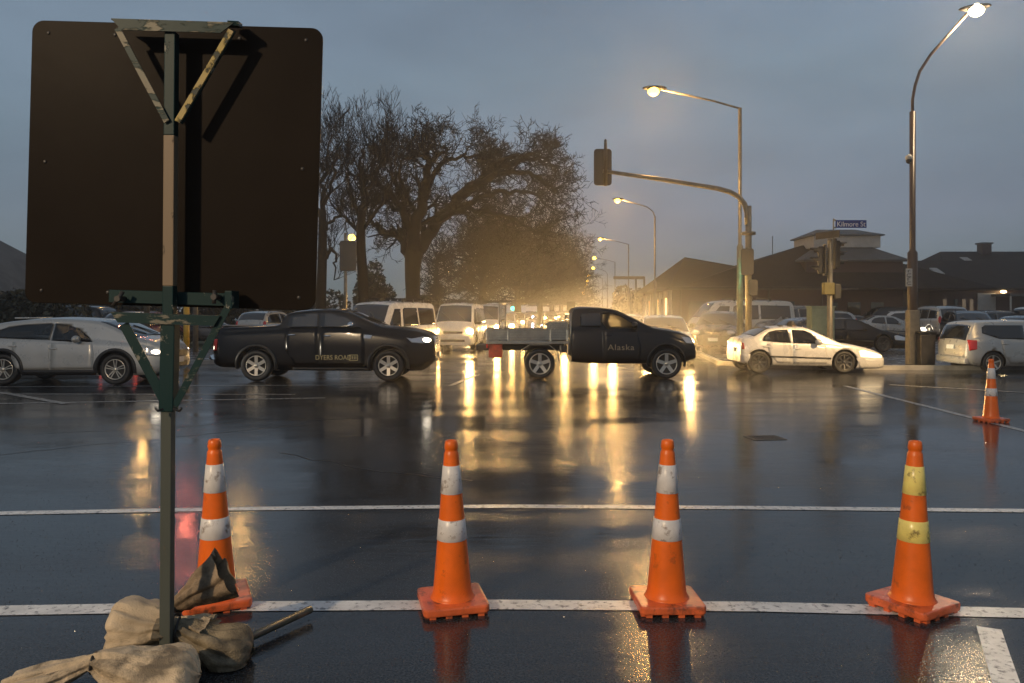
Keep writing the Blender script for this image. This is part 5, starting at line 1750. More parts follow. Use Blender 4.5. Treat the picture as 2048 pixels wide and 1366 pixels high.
# ================================================================== buildings
M_BRICK = bpy.data.materials.new('dark_brick')
M_BRICK.use_nodes = True
_n, _l = M_BRICK.node_tree.nodes, M_BRICK.node_tree.links
_t = _n.new('ShaderNodeTexCoord'); _b = _n.new('ShaderNodeTexBrick'); _m = _n.new('ShaderNodeMapping')
_m.inputs['Rotation'].default_value = (R(90), 0, 0)
_b.inputs['Scale'].default_value = 4.0
_b.inputs['Color1'].default_value = (.060, .022, .016, 1); _b.inputs['Color2'].default_value = (.042, .018, .013, 1); _b.inputs['Mortar'].default_value = (.055, .046, .038, 1)
_l.new(_t.outputs['Object'], _m.inputs[0]); _l.new(_m.outputs[0], _b.inputs['Vector']); _l.new(_b.outputs[0], _n['Principled BSDF'].inputs['Base Color'])
_n['Principled BSDF'].inputs['Roughness'].default_value = .6
M_ROOF = mat('wet_slate_roof', (.016, .0155, .016), .75, spec=.15, var=.3, vscale=2, bump=.02, bscale=9)
M_ROOFM = mat('metal_roof', (.10, .102, .10), .6, spec=.3, var=.15, vscale=1.2, color2=(.07, .07, .07), c2_at=(.5, .62), c2scale=.8)
M_RENDER = mat('pale_render', (.42, .40, .36), .6, var=.12, vscale=2)
M_WINLIT = mat('lit_window', (.5, .4, .25), .2, emit=(1.0, .58, .20), estr=3.5)
M_WINLIT.cycles.emission_sampling = 'NONE'
M_WINDIM = mat('dim_window', (.05, .05, .05), .1, emit=(1.0, .72, .45), estr=.10)

def hip(mb, x0, x1, y0, y1, ze, rx0, rx1, ry, zr, over=.3, th=.12):
    """hipped roof solid with ridge (rx0..rx1, ry, zr)"""
    a = [(x0 - over, y0 - over), (x1 + over, y0 - over), (x1 + over, y1 + over), (x0 - over, y1 + over)]
    if isinstance(ry, tuple): rya, ryb = ry
    else: rya = ryb = ry
    vs = [(x, y, ze - th) for x, y in a] + [(x, y, ze) for x, y in a] + [(rx0, rya, zr), (rx1, ryb, zr)]
    fs = [(3, 2, 1, 0), (0, 1, 5, 4), (1, 2, 6, 5), (2, 3, 7, 6), (3, 0, 4, 7), (4, 5, 9, 8), (5, 6, 9), (6, 7, 8, 9), (7, 4, 8)]
    return mb.add(vs, fs)

bb = thing('brick_building', 'dark brick building with hipped roofs and a pale roof lantern behind the car park', 'building', (10.8, 53.5, 0.13))
MB().prism([(0, 0), (10.3, 0), (10.3, 13), (0.9, 13)], 0, 2.95, 'xy').build('wall', M_BRICK, bb)
MB().prism([(9.5, 1.5), (16.2, 1.5), (16.2, 8.2), (9.5, 8.2)], 0, 4.93, 'xy').build('wall', M_BRICK, bb)
hip(MB(), 0, 12, 0, 13.2, 3.08, 2.2, 2.3, (6.4, 7.0), 5.55).build('roof', M_ROOF, bb)
hip(MB(), .4, 21.4, .02, 9.2, 3.06, 10.4, 12.6, 4.8, 6.30, over=.25).build('roof', M_ROOF, bb)
r3 = MB()
hip(r3, 9.5, 16.2, 1.5, 8.2, 5.05, 12.8, 12.9, 4.8, 7.0, over=.3)
rm = r3.build('roof', M_ROOFM, bb)
lt = MB().box((12.9, 4.8, 6.45), (4.7, 4.0, .9))
lan = lt.build('roof_lantern', M_RENDER, bb)
hip(MB(), 10.55, 15.25, 2.8, 6.8, 6.90, 11.5, 14.3, 4.8, 7.45, over=.22, th=.08).build('lantern_roof', M_ROOFM, lan)
# street side wing with pale pilasters
w2 = MB()
A_, B_ = Vector((.0, .05)), Vector((2.3, 25.5))
n_ = Vector(((B_ - A_).y, -(B_ - A_).x)).normalized()
w2.prism([(A_.x + .9, A_.y + 12.9), tuple(B_), (B_.x + 6, B_.y), (A_.x + 7, A_.y + 12.9)], 0, 3.2, 'xy')
w2.build('wall', M_BRICK, bb)
for k in range(9):
    p = A_.lerp(B_, (k + .25) / 9)
    MB().box((p.x - .12, p.y, 1.45), (.30, .55, 2.9)).build('pilaster', M_RENDER, bb)
ver = MB()
for k in range(2):
    p, q = A_.lerp(B_, .02 + .5 * k), A_.lerp(B_, .46 + .5 * k)
    ver.bar((p.x - .5, p.y, 3.0), (q.x - .5, q.y, 3.0), 1.1, .14)
ver.build('verandah', M_ROOFM, bb)
for k in range(8):
    p = A_.lerp(B_, (k + .85) / 9)
    MB().box((p.x - .05, p.y, 1.5), (.16, 1.3, 1.8)).build('window', M_WINLIT if k in (0, 2, 5) else M_GLASSD, bb)
MB().box((12.2, 1.47, 3.25), (2.7, .08, .16)).build('sign_strip', M_RENDER, bb)
MB().box((11.1, 1.47, 2.7), (1.0, .08, .22)).build('sign_strip', M_RENDER, bb)
for k in range(3): MB().box((11.2 + k * 1.6, 1.48, 1.35), (.9, .08, 1.5)).build('window', M_GLASSD, bb)
for k in range(4): MB().box((1.6 + k * 2.0, -.02, 1.5), (1.1, .08, 1.3)).build('window', M_GLASSD, bb)
MB().bar((-.3, -.36, 2.98), (12.3, -.36, 2.98), .14, .12).build('gutter', M_GALVD, bb)
MB().bar((9.2, 1.14, 4.95), (16.5, 1.14, 4.95), .14, .12).build('gutter', M_GALVD, bb)
for xd in (.5, 6.4, 10.0): MB().tube([(xd, -.08, 2.95), (xd, -.08, 0)], .05, 6).build('downpipe', M_GALVD, bb)
fr_ = MB()
fr_.box((-.9, 14, 4.3), (2.6, .1, .25)); fr_.box((-.3, 14, 3.6), (.14, .14, 1.6)); fr_.box((.4, 14, 3.6), (.14, .14, 1.6))
fr_.build('roof_frame', M_GALVD, bb)
MB().tube([(8.0, 4, 4.5), (8.0, 4, 6.9)], .03, 6).build('aerial', M_GALVD, bb)

rb = thing('brick_house', 'low brick building with a skylight and lit porch at the right edge', 'building', (30.0, 58, .13))
MB().box((10, 6, 1.5), (19, 11.6, 3.0)).build('wall', M_BRICK, rb)
hip(MB(), .2, 20, .2, 12, 3.15, 2.4, 12, 6.2, 5.55, over=.4).build('roof', M_ROOF, rb)
MB().box((2.6, 3.1, 4.55), (.55, 1.3, .10), Matrix.Rotation(R(22), 3, 'X')).build('skylight', M_RENDER, rb)
for k, xw in enumerate((1.6, 2.4, 3.0, 3.55)):
    MB().box((xw, .16, 1.6), (.22, .1, 1.5)).build('window', M_WINDIM if k != 1 else M_GLASSD, rb)
MB().prism([(4.9, -2.2), (9.5, -2.2), (9.5, .2), (4.9, .2)], 2.55, 2.72, 'xy').build('porch_roof', M_ROOFM, rb)
MB().tube([(5.0, -2.1, 0), (5.0, -2.1, 2.55)], .06, 8).build('porch_post', M_RENDER, rb)
MB().tube([(9.2, -2.1, 0), (9.2, -2.1, 2.55)], .06, 8).build('porch_post', M_RENDER, rb)
MB().box((4.6, .1, 1.55), (1.3, .12, 2.5)).build('wall_panel', MATS['pale_render'], rb)
pr = MB().ball((5.75, -.05, 2.9), (.22, .14, .10), 12, 8).build('porch_lamp', mat('porch_lamp_lit', (1, .8, .5), .3, emit=(1, .72, .34), estr=14), rb)
pld = bpy.data.lights.new('porch_light', 'POINT'); pld.energy = 22; pld.color = (1, .68, .32); pld.shadow_soft_size = .1
plo = bpy.data.objects.new('porch_light', pld); COL.objects.link(plo); plo.parent = rb; plo.location = (5.6, -.4, 2.75)
r4 = thing('house', 'taller gabled roof with a skylight and chimney behind the low brick building', 'house', (38.5, 71, .13))
MB().box((8, 5, 2.4), (15.6, 9.6, 4.8)).build('wall', M_BRICK, r4)
hip(MB(), 0, 16, 0, 10, 4.95, 2.4, 14, 5, 7.15, over=.3).build('roof', M_ROOF, r4)
MB().box((6.2, 4.4, 7.3), (.9, .9, 1.0)).build('chimney', M_BRICK, r4, bevel=.05)
MB().box((6.2, 4.4, 7.86), (1.1, 1.1, .14)).build('chimney_cap', M_ROOFM, r4)
MB().box((3.6, 2.9, 6.28), (.7, .9, .1), Matrix.Rotation(R(22), 3, 'X')).build('skylight', M_RENDER, r4)
sh = thing('shed', 'pale low shed between the brick buildings', 'shed', (at(1812, 0, 75).x, 75, .13))
MB().box((0, 0, 1.3), (5, 4, 2.6)).build('wall', M_RENDER, sh)
hip(MB(), -2.5, 2.5, -2, 2, 2.66, -1.2, 1.2, 0, 3.4, over=.2).build('roof', M_ROOFM, sh)
lh = thing('house', 'grey roofed house cut by the left edge of the photo', 'house', (-37, 36, .13))
MB().box((6.4, 5, 1.2), (12.6, 9.6, 2.4)).build('wall', M_BRICK, lh)
hip(MB(), 0, 13, 0, 10, 2.42, 4.5, 8.6, 5, 6.2, over=.4).build('roof', M_ROOFM, lh)
MB().box((9.5, .17, 1.2), (1.4, .1, 1.1)).build('window', M_GLASSD, lh)

# ================================================================== trees
class Twigs:
    def __init__(s): s.v, s.f = [], []
    def seg(s, pts, radii, n):
        b = len(s.v)
        prev = None
        m = len(pts)
        for i in range(m):
            d = pts[min(i + 1, m - 1)] - pts[max(i - 1, 0)]
            if d.length < 1e-6: d = Vector((0, 0, 1))
            d.normalize()
            u = prev if prev is not None else (Vector((1, 0, 0)) if abs(d.x) < .8 else Vector((0, 1, 0)))
            u = (u - d * u.dot(d)).normalized()
            prev = u
            w = d.cross(u)
            for k in range(n):
                a = 6.2832 * k / n
                s.v.append(tuple(pts[i] + (u * math.cos(a) + w * math.sin(a)) * radii[i]))
        for i in range(m - 1):
            for k in range(n):
                k2 = (k + 1) % n
                s.f.append((b + i * n + k, b + i * n + k2, b + (i + 1) * n + k2, b + (i + 1) * n + k))
        s.f.append(tuple(b + (m - 1) * n + k for k in range(n)))

def grow(tw, p, d, L, r, lev, rnd, up=.12, spread=.75, kids=(3, 5), shrink=.62, nseg=4, rmin=.010, gn=.21):
    pts, rad = [p.copy()], [r]
    q = p.copy()
    d = d.normalized()
    dirs = [d.copy()]
    for i in range(nseg):
        d = (d + Vector((rnd.gauss(0, gn), rnd.gauss(0, gn), rnd.gauss(0, gn) + up * .5)) * .6).normalized()
        q = q + d * (L / nseg)
        if q.z < 2.2: q.z = 2.2 + rnd.random() * .1
        pts.append(q.copy())
        rad.append(max(rmin * .7, r * (1 - .62 * (i + 1) / nseg)))
        dirs.append(d.copy())
    tw.seg(pts, rad, 5 if r > .05 else 3)
    if lev <= 0: return
    for _ in range(rnd.randint(*kids)):
        i = rnd.randint(1, nseg)
        ax = Vector((rnd.gauss(0, 1), rnd.gauss(0, 1), rnd.gauss(0, 1)))
        dd = dirs[i]
        ax = (ax - dd * ax.dot(dd)).normalized()
        nd = (dd * (1 - spread * .5) + ax * spread * rnd.uniform(.6, 1.2) + Vector((0, 0, up)))
        grow(tw, pts[i], nd, L * shrink * rnd.uniform(.75, 1.25), max(rmin, rad[i] * .62), lev - 1, rnd, up, spread, kids, shrink, max(2, nseg - 1), rmin, gn)

def smooth_poly(pts, k=3):
    out = []
    n = len(pts)
    for i in range(n - 1):
        p0, p1, p2, p3 = pts[max(i - 1, 0)], pts[i], pts[i + 1], pts[min(i + 2, n - 1)]
        for j in range(k):
            t = j / k
            out.append(.5 * ((2 * p1) + (p2 - p0) * t + (2 * p0 - 5 * p1 + 4 * p2 - p3) * t * t + (3 * p1 - p0 - 3 * p2 + p3) * t ** 3))
    out.append(pts[-1])
    return out

def limb_tree(label, base_px, Y, trunk, limbs, seed, lev=3, tl=1.9, per=2.4, up=.10, spread=.8, kids=(3, 4), group='bare winter trees', rmin=.012, fat=1.0, squash=None):
    rnd = random.Random(seed)
    b = at(base_px, HOR, Y)
    t = thing('bare_tree', label, 'tree', (b.x, Y, 0.1), 0, group)
    off = Vector((b.x, Y, 0.1))
    tr = Twigs()
    tw = Twigs()
    pts = [at(x, y, Y) - off for x, y, _ in trunk]
    tr.seg(smooth_poly(pts), [r for r in interp_r([k[2] for k in trunk], 3)], 12)
    for limb in limbs:
        r0, r1, dep, ps = limb
        r0 *= fat; r1 *= fat
        m = len(ps)
        pts = []
        for i, (x, y) in enumerate(ps):
            if squash: x, y = base_px + (x - base_px) * squash[0], (y if y > 330 else 330 - (330 - y) * squash[1])
            pts.append(at(x, y, Y + dep * i / (m - 1)) - off)
        sp_ = smooth_poly(pts, 4)
        for i in range(1, len(sp_) - 1): sp_[i] += Vector((rnd.gauss(0, .08), rnd.gauss(0, .15), rnd.gauss(0, .08)))
        k = len(sp_)
        rr = [r0 + (r1 - r0) * i / (k - 1) for i in range(k)]
        tr.seg(sp_, rr, 8)
        tot = sum((sp_[i + 1] - sp_[i]).length for i in range(k - 1))
        cnt = max(3, int(tot * per))
        for c in range(cnt):
            i = rnd.randint(int(k * .22), k - 1)
            d = (sp_[min(i + 1, k - 1)] - sp_[max(i - 1, 0)]).normalized()
            ax = Vector((rnd.gauss(0, 1), rnd.gauss(0, .9), rnd.gauss(0, 1)))
            ax = (ax - d * ax.dot(d)).normalized()
            grow(tw, sp_[i], d * .55 + ax * spread + Vector((0, 0, up * 2)), tl * rnd.uniform(.6, 1.3), max(.02, rr[i] * .42), lev, rnd, up=up, spread=spread, kids=kids, rmin=rmin)
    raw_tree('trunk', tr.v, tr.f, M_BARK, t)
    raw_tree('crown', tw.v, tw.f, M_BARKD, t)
    return t
def interp_r(rs, k):
    out = []
    for i in range(len(rs) - 1):
        for j in range(k): out.append(rs[i] + (rs[i + 1] - rs[i]) * j / k)
    out.append(rs[-1])
    return out

limb_tree('big spreading bare oak with a leaning right limb behind the white vans', 828, 48.0,
          [(828, 690, .62), (827, 640, .50), (826, 590, .44), (825, 545, .46), (828, 505, .55), (832, 488, .45)],
          [(.36, .13, 2.0, [(830, 515), (848, 482), (870, 455), (900, 416), (945, 376), (985, 342), (1004, 318)]),
           (.16, .04, -3, [(945, 376), (985, 356), (1030, 343), (1075, 352), (1112, 372), (1130, 386)]),
           (.15, .03, 3, [(985, 342), (1030, 318), (1075, 303), (1110, 318), (1128, 340)]),
           (.13, .03, -2, [(1000, 320), (1022, 300), (1052, 282), (1085, 292), (1118, 300)]),
           (.13, .03, 4, [(985, 340), (992, 305), (985, 275), (1000, 248)]),
           (.15, .04, 3, [(900, 416), (945, 405), (1000, 385), (1050, 382), (1095, 398), (1120, 420)]),
           (.14, .03, -4, [(880, 440), (930, 420), (985, 425), (1040, 440), (1085, 470)]),
           (.30, .08, -2, [(826, 505), (832, 450), (848, 390), (858, 340), (852, 295), (842, 240)]),
           (.13, .03, 3, [(850, 385), (885, 330), (915, 300), (955, 285), (985, 262)]),
           (.12, .03, -3, [(855, 335), (875, 290), (895, 262), (880, 238)]),
           (.11, .03, 3, [(850, 300), (825, 268), (805, 255), (790, 262)]),
           (.26, .09, 2, [(820, 512), (806, 485), (795, 468), (762, 458), (740, 442)]),
           (.20, .05, -3, [(824, 500), (812, 440), (792, 400), (760, 372), (720, 352), (690, 350)]),
           (.15, .04, 3, [(828, 470), (806, 410), (788, 360), (775, 315), (782, 280)]),
           (.12, .03, 2, [(800, 420), (770, 405), (735, 398), (700, 402)]),
           (.11, .03, -4, [(838, 430), (810, 385), (800, 330), (820, 290)])], 5, lev=3, tl=1.3, per=2.5, up=.05, kids=(3, 5), rmin=.018, fat=1.45, squash=(.96, .46))
limb_tree('upright bare tree left of the oak with fine rising twigs', 727, 44.0,
          [(731, 690, .36), (728, 620, .30), (726, 560, .29), (722, 500, .27), (722, 460, .25), (724, 420, .22)],
          [(.20, .03, 1, [(724, 430), (726, 370), (724, 310), (730, 245)]),
           (.13, .03, -2, [(724, 420), (745, 370), (765, 310), (772, 248)]),
           (.13, .03, 2, [(722, 440), (700, 395), (688, 340), (682, 285)]),
           (.12, .03, 2, [(724, 400), (738, 350), (750, 300), (752, 250)]),
           (.12, .03, -2, [(722, 460), (760, 420), (790, 360), (800, 300)]),
           (.12, .03, 3, [(722, 470), (690, 440), (665, 420), (650, 390)])], 9, lev=3, tl=1.5, per=2.6, up=.30, spread=.6, kids=(3, 4), squash=(.9, .48))
limb_tree('bare tree half hidden behind the right edge of the big sign', 652, 43.0,
          [(640, 690, .34), (642, 600, .28), (645, 500, .25), (645, 420, .20)],
          [(.16, .03, 1, [(645, 430), (648, 370), (655, 300), (662, 235)]),
           (.12, .03, -2, [(645, 420), (662, 370), (675, 310), (684, 240)]),
           (.12, .03, 2, [(645, 440), (625, 390), (615, 330), (610, 260)]),
           (.12, .03, 2, [(645, 470), (665, 440), (690, 430), (705, 450)]),
           (.12, .03, -1, [(644, 520), (660, 500), (672, 520), (668, 560)])], 15, lev=3, tl=1.4, per=2.4, up=.30, spread=.6, kids=(3, 4), squash=(1, .48))

def crown_tree(label, px, Y, top_z, rad, seed, trunk_h=3.0, group='dense dark trees along the left kerb of the street', nb=30, lev=3, name='bare_tree', lean=0, tl=.40):
    rnd = random.Random(seed)
    b = at(px, HOR, Y)
    t = thing(name, label, 'tree', (b.x, Y, 0.1), 0, group)
    tr, tw = Twigs(), Twigs()
    pts = [Vector((0, 0, 0)), Vector((lean * .1, 0, trunk_h * .5)), Vector((lean * .3, 0, trunk_h)), Vector((lean * .6, 0, trunk_h + (top_z - trunk_h) * .4)), Vector((lean, 0, trunk_h + (top_z - trunk_h) * .75))]
    tr.seg(smooth_poly(pts), interp_r([.42, .34, .30, .2, .08], 3), 8)
    H_ = top_z - trunk_h
    sp_ = smooth_poly(pts)
    for k in range(nb):
        u = rnd.random()
        i = int(len(sp_) * (.45 + .5 * u))
        a = rnd.uniform(0, 6.283)
        el = rnd.uniform(-.15, 1.0) * (.5 + .8 * u)
        d = Vector((math.cos(a), math.sin(a), el))
        grow(tw, sp_[min(i, len(sp_) - 1)], d, rad * rnd.uniform(.55, .85), .10, lev, rnd, up=.10, spread=.8, kids=(3, 5), shrink=.52 + tl * .1, rmin=.022)
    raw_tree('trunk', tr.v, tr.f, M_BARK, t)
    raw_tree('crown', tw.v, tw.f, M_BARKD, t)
    return t
dl = ['nearest of the dense dark street trees, left of the van queue', 'broad dense dark street tree forming the peak of the row', 'dense dark street tree behind the broad peak of the row',
      'dense dark tree farther along the row over the flatbed tray', 'far dark tree of the row fading into the lamp glow', 'farthest dark tree of the row, hazy']
for k, (px_, Y_, tz, rd) in enumerate(((965, 62, 7.2, 4.0), (1035, 72, 9.6, 5.0), (1080, 88, 10.0, 5.0), (1104, 106, 10.0, 5.0), (1122, 128, 10.0, 5.0), (1136, 160, 10.0, 5.2))):
    crown_tree(dl[k], px_, Y_, tz, rd, 30 + k, trunk_h=2.6, nb=40 if k < 4 else 30, lev=4)
crown_tree('small slender bare tree standing between the oak and the dark trees', 873, 66, 7.2, 2.6, 50, trunk_h=2.2, nb=26, lev=2, group='bare winter trees')

def bush(label, px, Y, size, seed, n=2600, leaf=.10, group='dark hedges and bushes', base=0.1, zc=.5):
    rnd = random.Random(seed)
    b = at(px, HOR, Y)
    t = thing('bush', label, 'bush', (b.x, Y, base), 0, group)
    sx, sy, sz = size
    blobs = [(Vector((rnd.uniform(-.6, .6) * sx, rnd.uniform(-.5, .5) * sy, sz * rnd.uniform(.3, .72))), rnd.uniform(.32, .5)) for _ in range(9)]
    vs, fs = [], []
    for i in range(n):
        c, q = rnd.choice(blobs)
        a, z = rnd.uniform(0, 6.283), rnd.uniform(-1, 1)
        s_ = math.sqrt(1 - z * z)
        k = rnd.uniform(.72, 1.0)
        p = c + Vector((s_ * math.cos(a) * sx * q * k, s_ * math.sin(a) * sy * q * k * 1.4, z * sz * q * k))
        if p.z < .02: p.z = .02 + rnd.random() * .2
        u = Vector((rnd.gauss(0, 1), rnd.gauss(0, 1), rnd.gauss(0, 1))).normalized()
        w = u.cross(Vector((rnd.gauss(0, 1), rnd.gauss(0, 1), rnd.gauss(0, 1)))).normalized()
        l_ = leaf * rnd.uniform(.7, 1.4)
        m = len(vs)
        vs += [tuple(p - u * l_), tuple(p + w * l_ * .5), tuple(p + u * l_), tuple(p - w * l_ * .5)]
        fs.append((m, m + 1, m + 2, m + 3))
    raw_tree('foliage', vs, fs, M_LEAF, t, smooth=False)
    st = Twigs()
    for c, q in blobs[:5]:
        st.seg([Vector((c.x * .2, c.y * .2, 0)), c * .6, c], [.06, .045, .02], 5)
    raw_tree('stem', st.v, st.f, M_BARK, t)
    return t
bush('round topped evergreen bush between the two left tree trunks', 752, 58, (1.9, 1.6, 4.6), 60, n=4200, leaf=.16)
bush('dark hedge at the left edge behind the silver SUV', 60, 31, (2.6, 1.2, 2.5), 61, n=4200, leaf=.12)
bush('dark hedge left of the yellow post, under the sign', 200, 41, (4.0, 1.6, 3.0), 62, n=5200, leaf=.16)
bush('dark hedge behind the black pickup under the sign', 470, 50, (4.4, 1.6, 3.2), 63, n=5200, leaf=.17)
bush('dark low shrubs behind the first white van', 620, 54, (3.6, 1.6, 2.8), 64, n=4600, leaf=.17)
bush('low shrubs below the oak', 850, 62, (4.2, 1.6, 2.6), 65, n=4200, leaf=.18)
bush('hazy bushes beside the far lamps on the right', 1268, 96, (3.0, 2.2, 4.0), 66, n=4200, leaf=.22)
bush('small treetop peeping over the left house', 30, 60, (1.4, 1.2, 4.4), 67, n=3000, leaf=.18)

# ================================================================== vehicles placed
make_suv_main()
make_pickup()
make_flatbed()
make_sedan()
make_hatch_main()

def street_at(px, Y): return ((px - CX) / F * Y, Y)
HD = -90 - math.degrees(math.atan(SLOPE))
def facing(root, px, Yf, half, hd=HD):
    """front of the vehicle at photo column px and distance Yf, heading hd"""
    h = Vector((math.cos(R(hd)), math.sin(R(hd))))
    c = Vector(street_at(px, Yf)) - h * half
    root.location = (c.x, c.y, 0)
    root.rotation_euler = (0, 0, R(hd))
    return h

WARM = (1, .60, .22)
def beams(root, x, y, z, power, m=M_HEAD, d=14):
    light_up(root, m)
    for s_ in (-1, 1): spot(root, (x + .12, s_ * y, z), (x + d, s_ * y, -.2), power, WARM, R(80), .9)

G_VAN = 'white vans queueing on the street ahead'
vanA = kind_van(P_WHITE, 'white van with roof bars turning left behind the black pickup', G_VAN)
for xb_ in (-1.2, -.35, .5):
    mb = MB().bar((xb_, -.80, 2.10), (xb_, .80, 2.10), .05, .03)
    for s_ in (-1, 1): mb.box((xb_, s_ * .70, 2.04), (.08, .04, .15))
    mb.build('roof_bar', M_BLACKP, vanA)
facing(vanA, 718, 26.5, 2.35, -108)
vanB = copy_tree(vanA); facing(vanB, 905, 32.3, 2.35)
vanB['label'] = 'white van with its headlight on, facing the camera beside the first van'
light_up(vanB, M_HEAD)
vanC = copy_tree(vanB); facing(vanC, 966, 39.5, 2.35)
vanC['label'] = 'white van with lit headlights behind the tail of the flatbed tray'
for v in (vanB, vanC):
    for s_ in (-1, 1): spot(v, (2.5, s_ * .66, .82), (16, s_ * .66, -.1), 900, WARM, R(80), .9)

hw = kind_hatch(P_WHITE, 'white hatchback queueing right of the third van', 'cars queueing on the street ahead')
facing(hw, 1003, 49, 2.0)
beams(hw, 2.0, .62, .72, 1700)
sE = copy_tree(hw); facing(sE, 1338, 24.6, 2.0)
recolour(sE, P_WHITE, P_CHAMP)
sE['label'] = 'pale silver hatchback with one headlight visible over the bonnet of the dark flatbed ute'
hF = copy_tree(hw); facing(hF, 1258, 31.2, 2.0)
hF['label'] = 'pale hatchback right behind the grey sedan, mostly hidden by the dark flatbed ute'
hG = copy_tree(hw); facing(hG, 1158, 35, 2.0)
recolour(hG, P_WHITE, P_DARK)
hG['label'] = 'dark hatchback with headlights on hidden behind the cab of the flatbed ute'
far = [(1029, 63, M_HEAD, 'white'), (1058, 128, M_HEADV, 'dark'), (1074, 112, M_HEADV, 'grey'), (1083, 140, M_HEAD, 'dark'), (1092, 158, M_HEAD, 'grey'), (1101, 96, M_HEAD, 'dark'),
       (1126, 118, M_HEAD, 'grey'), (1139, 130, M_HEAD, 'white'), (1118, 150, M_HEAD, 'dark'), (1150, 165, M_HEAD, 'grey'), (1128, 185, M_HEAD, 'dark'), (1112, 205, M_HEAD, 'white')]
pm_ = {'white': P_WHITE, 'dark': P_DARK, 'grey': P_GREY}
where = ['first far car right of the ladder rack posts', 'far car with violet white glare above the tray', 'far car just right of the violet glare', 'far car in the middle of the light cluster', 'distant car deep in the light cluster',
         'far car in front of the light cluster', 'far car left of the brightest lights by the headboard', 'far car among the brightest lights by the headboard', 'distant car between the two light clusters', 'distant car hidden by the flatbed cab',
         'very distant car near the vanishing point', 'very distant pale car near the vanishing point']
for k, (px_, Y_, hm, colr) in enumerate(far):
    c = copy_tree(hw)
    for ch in list(c.children):
        if ch.type == 'LIGHT': bpy.data.objects.remove(ch)
    facing(c, px_, Y_, 2.0)
    recolour(c, P_WHITE, pm_[colr])
    if hm != M_HEAD: recolour(c, M_HEAD, hm)
    c['label'] = colr + ' ' + where[k] + ' with headlights on'

# parked cars, right
GP = 'cars parked in the car park on the right'
def park(root, px, Y, hd, label, z=.135):
    x, y = street_at(px, Y)
    root.location = (x, y, z)
    root.rotation_euler = (0, 0, R(hd))
    root['label'] = label
    root['group'] = GP
    return root
pv = copy_tree(vanA); park(pv, 1478, 37, 186, 'silver van with roof bars parked behind the signal poles'); recolour(pv, P_WHITE, P_SILVER)
ph = kind_hatch(P_DARK, 'x', GP, rack=True)
park(ph, 1440, 31.5, -112, 'dark hatchback parked nose out behind the kerb left of the signal poles', .12)
su = kind_suv(P_GREY, 'x', GP)
park(su, 1568, 37.5, 205, 'grey SUV with roof rails parked left of the green cabinet')
sd_ = kind_sedan(P_DARK, 'x', GP)
park(sd_, 1590, 32, 198, 'dark sedan with a sloping windscreen parked just behind the pale sedan roof')
def pk2(src, old, new, px, Y, hd, label):
    c = copy_tree(src)
    if new != old: recolour(c, old, new)
    return park(c, px, Y, hd, label)
pk2(sd_, P_DARK, P_BLACK, 1700, 30.5, 0, 'black sedan parked behind the green cabinet, facing right')
c = pk2(sd_, P_DARK, P_SILVER, 1780, 44, -4, 'silver sedan with a lit headlight left of the brown lamp pole')
light_up(c, M_HEADW)
pk2(su, P_GREY, P_SILVER, 1868, 44, 88, 'silver SUV seen from behind, right of the brown lamp pole')
pk2(ph, P_DARK, P_BLACK, 1938, 37, -105, 'black hatchback parked left of the silver hatchback')
pk2(sd_, P_DARK, P_BLUE, 2030, 42, 205, 'pale blue sedan above the roof of the silver hatchback')
pk2(ph, P_DARK, P_SILVER, 1640, 49, 185, 'silver hatchback in the back row behind the green cabinet')
pk2(sd_, P_DARK, P_GREY, 1716, 49.5, 0, 'grey sedan in the back row under the wall sign')
pk2(su, P_GREY, P_BLACK, 1768, 50.5, 180, 'black SUV in the back row before the brick wall')
pk2(ph, P_DARK, P_WHITE, 1822, 50, 0, 'white hatchback in the back row behind the brown lamp pole')
pk2(sd_, P_DARK, P_SILVER, 1915, 50, 100, 'silver sedan in the back row left of the house windows')
pk2(ph, P_DARK, P_GREY, 1968, 48, 182, 'grey hatchback in the back row before the lit porch')
pk2(su, P_GREY, P_WHITE, 2110, 47, 0, 'white SUV in the back row at the right edge')
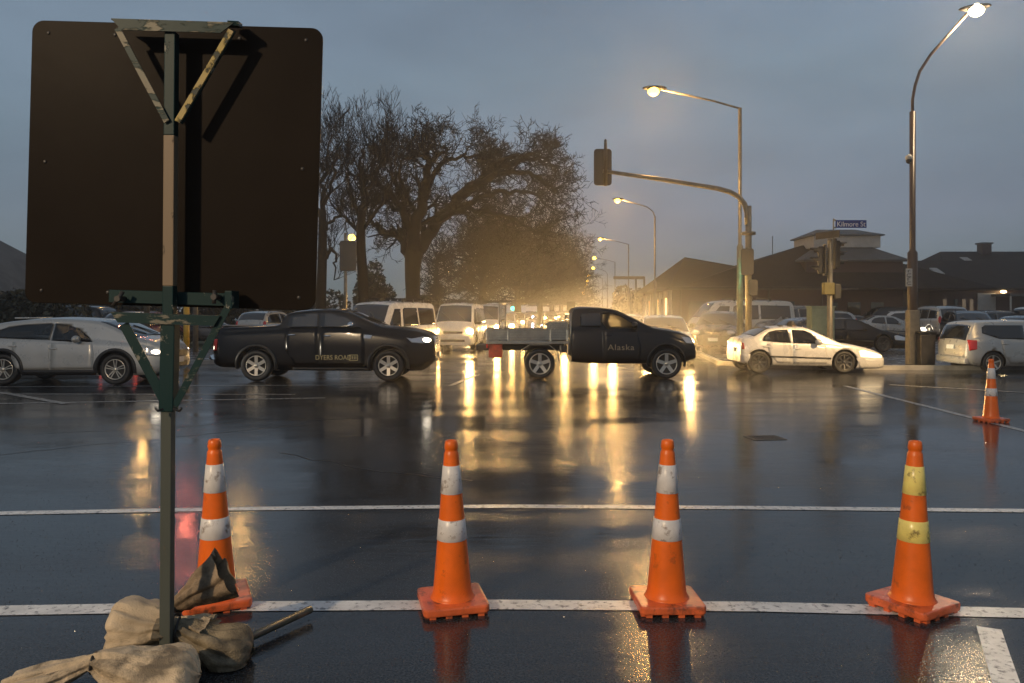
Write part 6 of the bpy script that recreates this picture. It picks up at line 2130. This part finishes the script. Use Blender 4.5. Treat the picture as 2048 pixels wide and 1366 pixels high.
# parked cars, left
GL = 'cars parked beyond the junction on the left'
for src, old, new, px_, Y_, hd, lab, tail in ((ph, P_DARK, P_RED, 292, 33, 84, 'dark red hatchback seen from behind with a lit red tail light', True),
                                              (ph, P_DARK, P_SILVER, 540, 40, 80, 'silver hatchback seen over the bed of the black pickup', False),
                                              (sd_, P_DARK, P_DARK, 425, 36, 5, 'dark sedan parked right of the yellow post', False),
                                              (su, P_GREY, P_BLACK, 130, 36, 175, 'black SUV parked behind the roof of the silver SUV', False)):
    c = copy_tree(src)
    if new != old: recolour(c, old, new)
    x, y = street_at(px_, Y_)
    c.location = (x, y, .12); c.rotation_euler = (0, 0, R(hd))
    c['label'] = lab; c['group'] = GL
    if tail: light_up(c, None, M_TAILLIT)

# ================================================================== mist volume added for the golden glow over the queueing traffic
sm = bpy.data.materials.new('glow_vol')
sm.use_nodes = True
sn_, sl_ = sm.node_tree.nodes, sm.node_tree.links
sn_.clear()
so = sn_.new('ShaderNodeOutputMaterial')
sv = sn_.new('ShaderNodeVolumePrincipled')
sv.inputs['Color'].default_value = (.9, .9, .9, 1)
sv.inputs['Anisotropy'].default_value = 0.55
st_ = sn_.new('ShaderNodeTexCoord')
sg_ = sn_.new('ShaderNodeTexGradient'); sg_.gradient_type = 'SPHERICAL'
sp__ = sn_.new('ShaderNodeMath'); sp__.operation = 'MULTIPLY'; sp__.inputs[1].default_value = .026
sl_.new(st_.outputs['Object'], sg_.inputs[0]); sl_.new(sg_.outputs['Fac'], sp__.inputs[0]); sl_.new(sp__.outputs[0], sv.inputs['Density']); sl_.new(sv.outputs[0], so.inputs['Volume'])
glow_vol = MB().ball((0, 0, 0), 1.0, 24, 16).build('glow_mist', sm, loc=(4.6, 33.0, .8))
glow_vol.scale = (5.6, 15.0, 2.5)
tag(glow_vol, kind='stuff')

# ================================================================== haze
HZ_DENS = 0.0018
hm_ = bpy.data.materials.new('haze')
hm_.use_nodes = True
hn, hl = hm_.node_tree.nodes, hm_.node_tree.links
hn.clear()
ho = hn.new('ShaderNodeOutputMaterial')
hv = hn.new('ShaderNodeVolumePrincipled')
hv.inputs['Color'].default_value = (.86, .86, .88, 1)
hv.inputs['Density'].default_value = HZ_DENS
hv.inputs['Anisotropy'].default_value = 0.78
hl.new(hv.outputs[0], ho.inputs['Volume'])
hb_ = MB().box((0, 230, 12.5), (842, 582, 27))
hz = hb_.build('haze', hm_)
tag(hz, kind='stuff')
hz.display_type = 'WIRE'
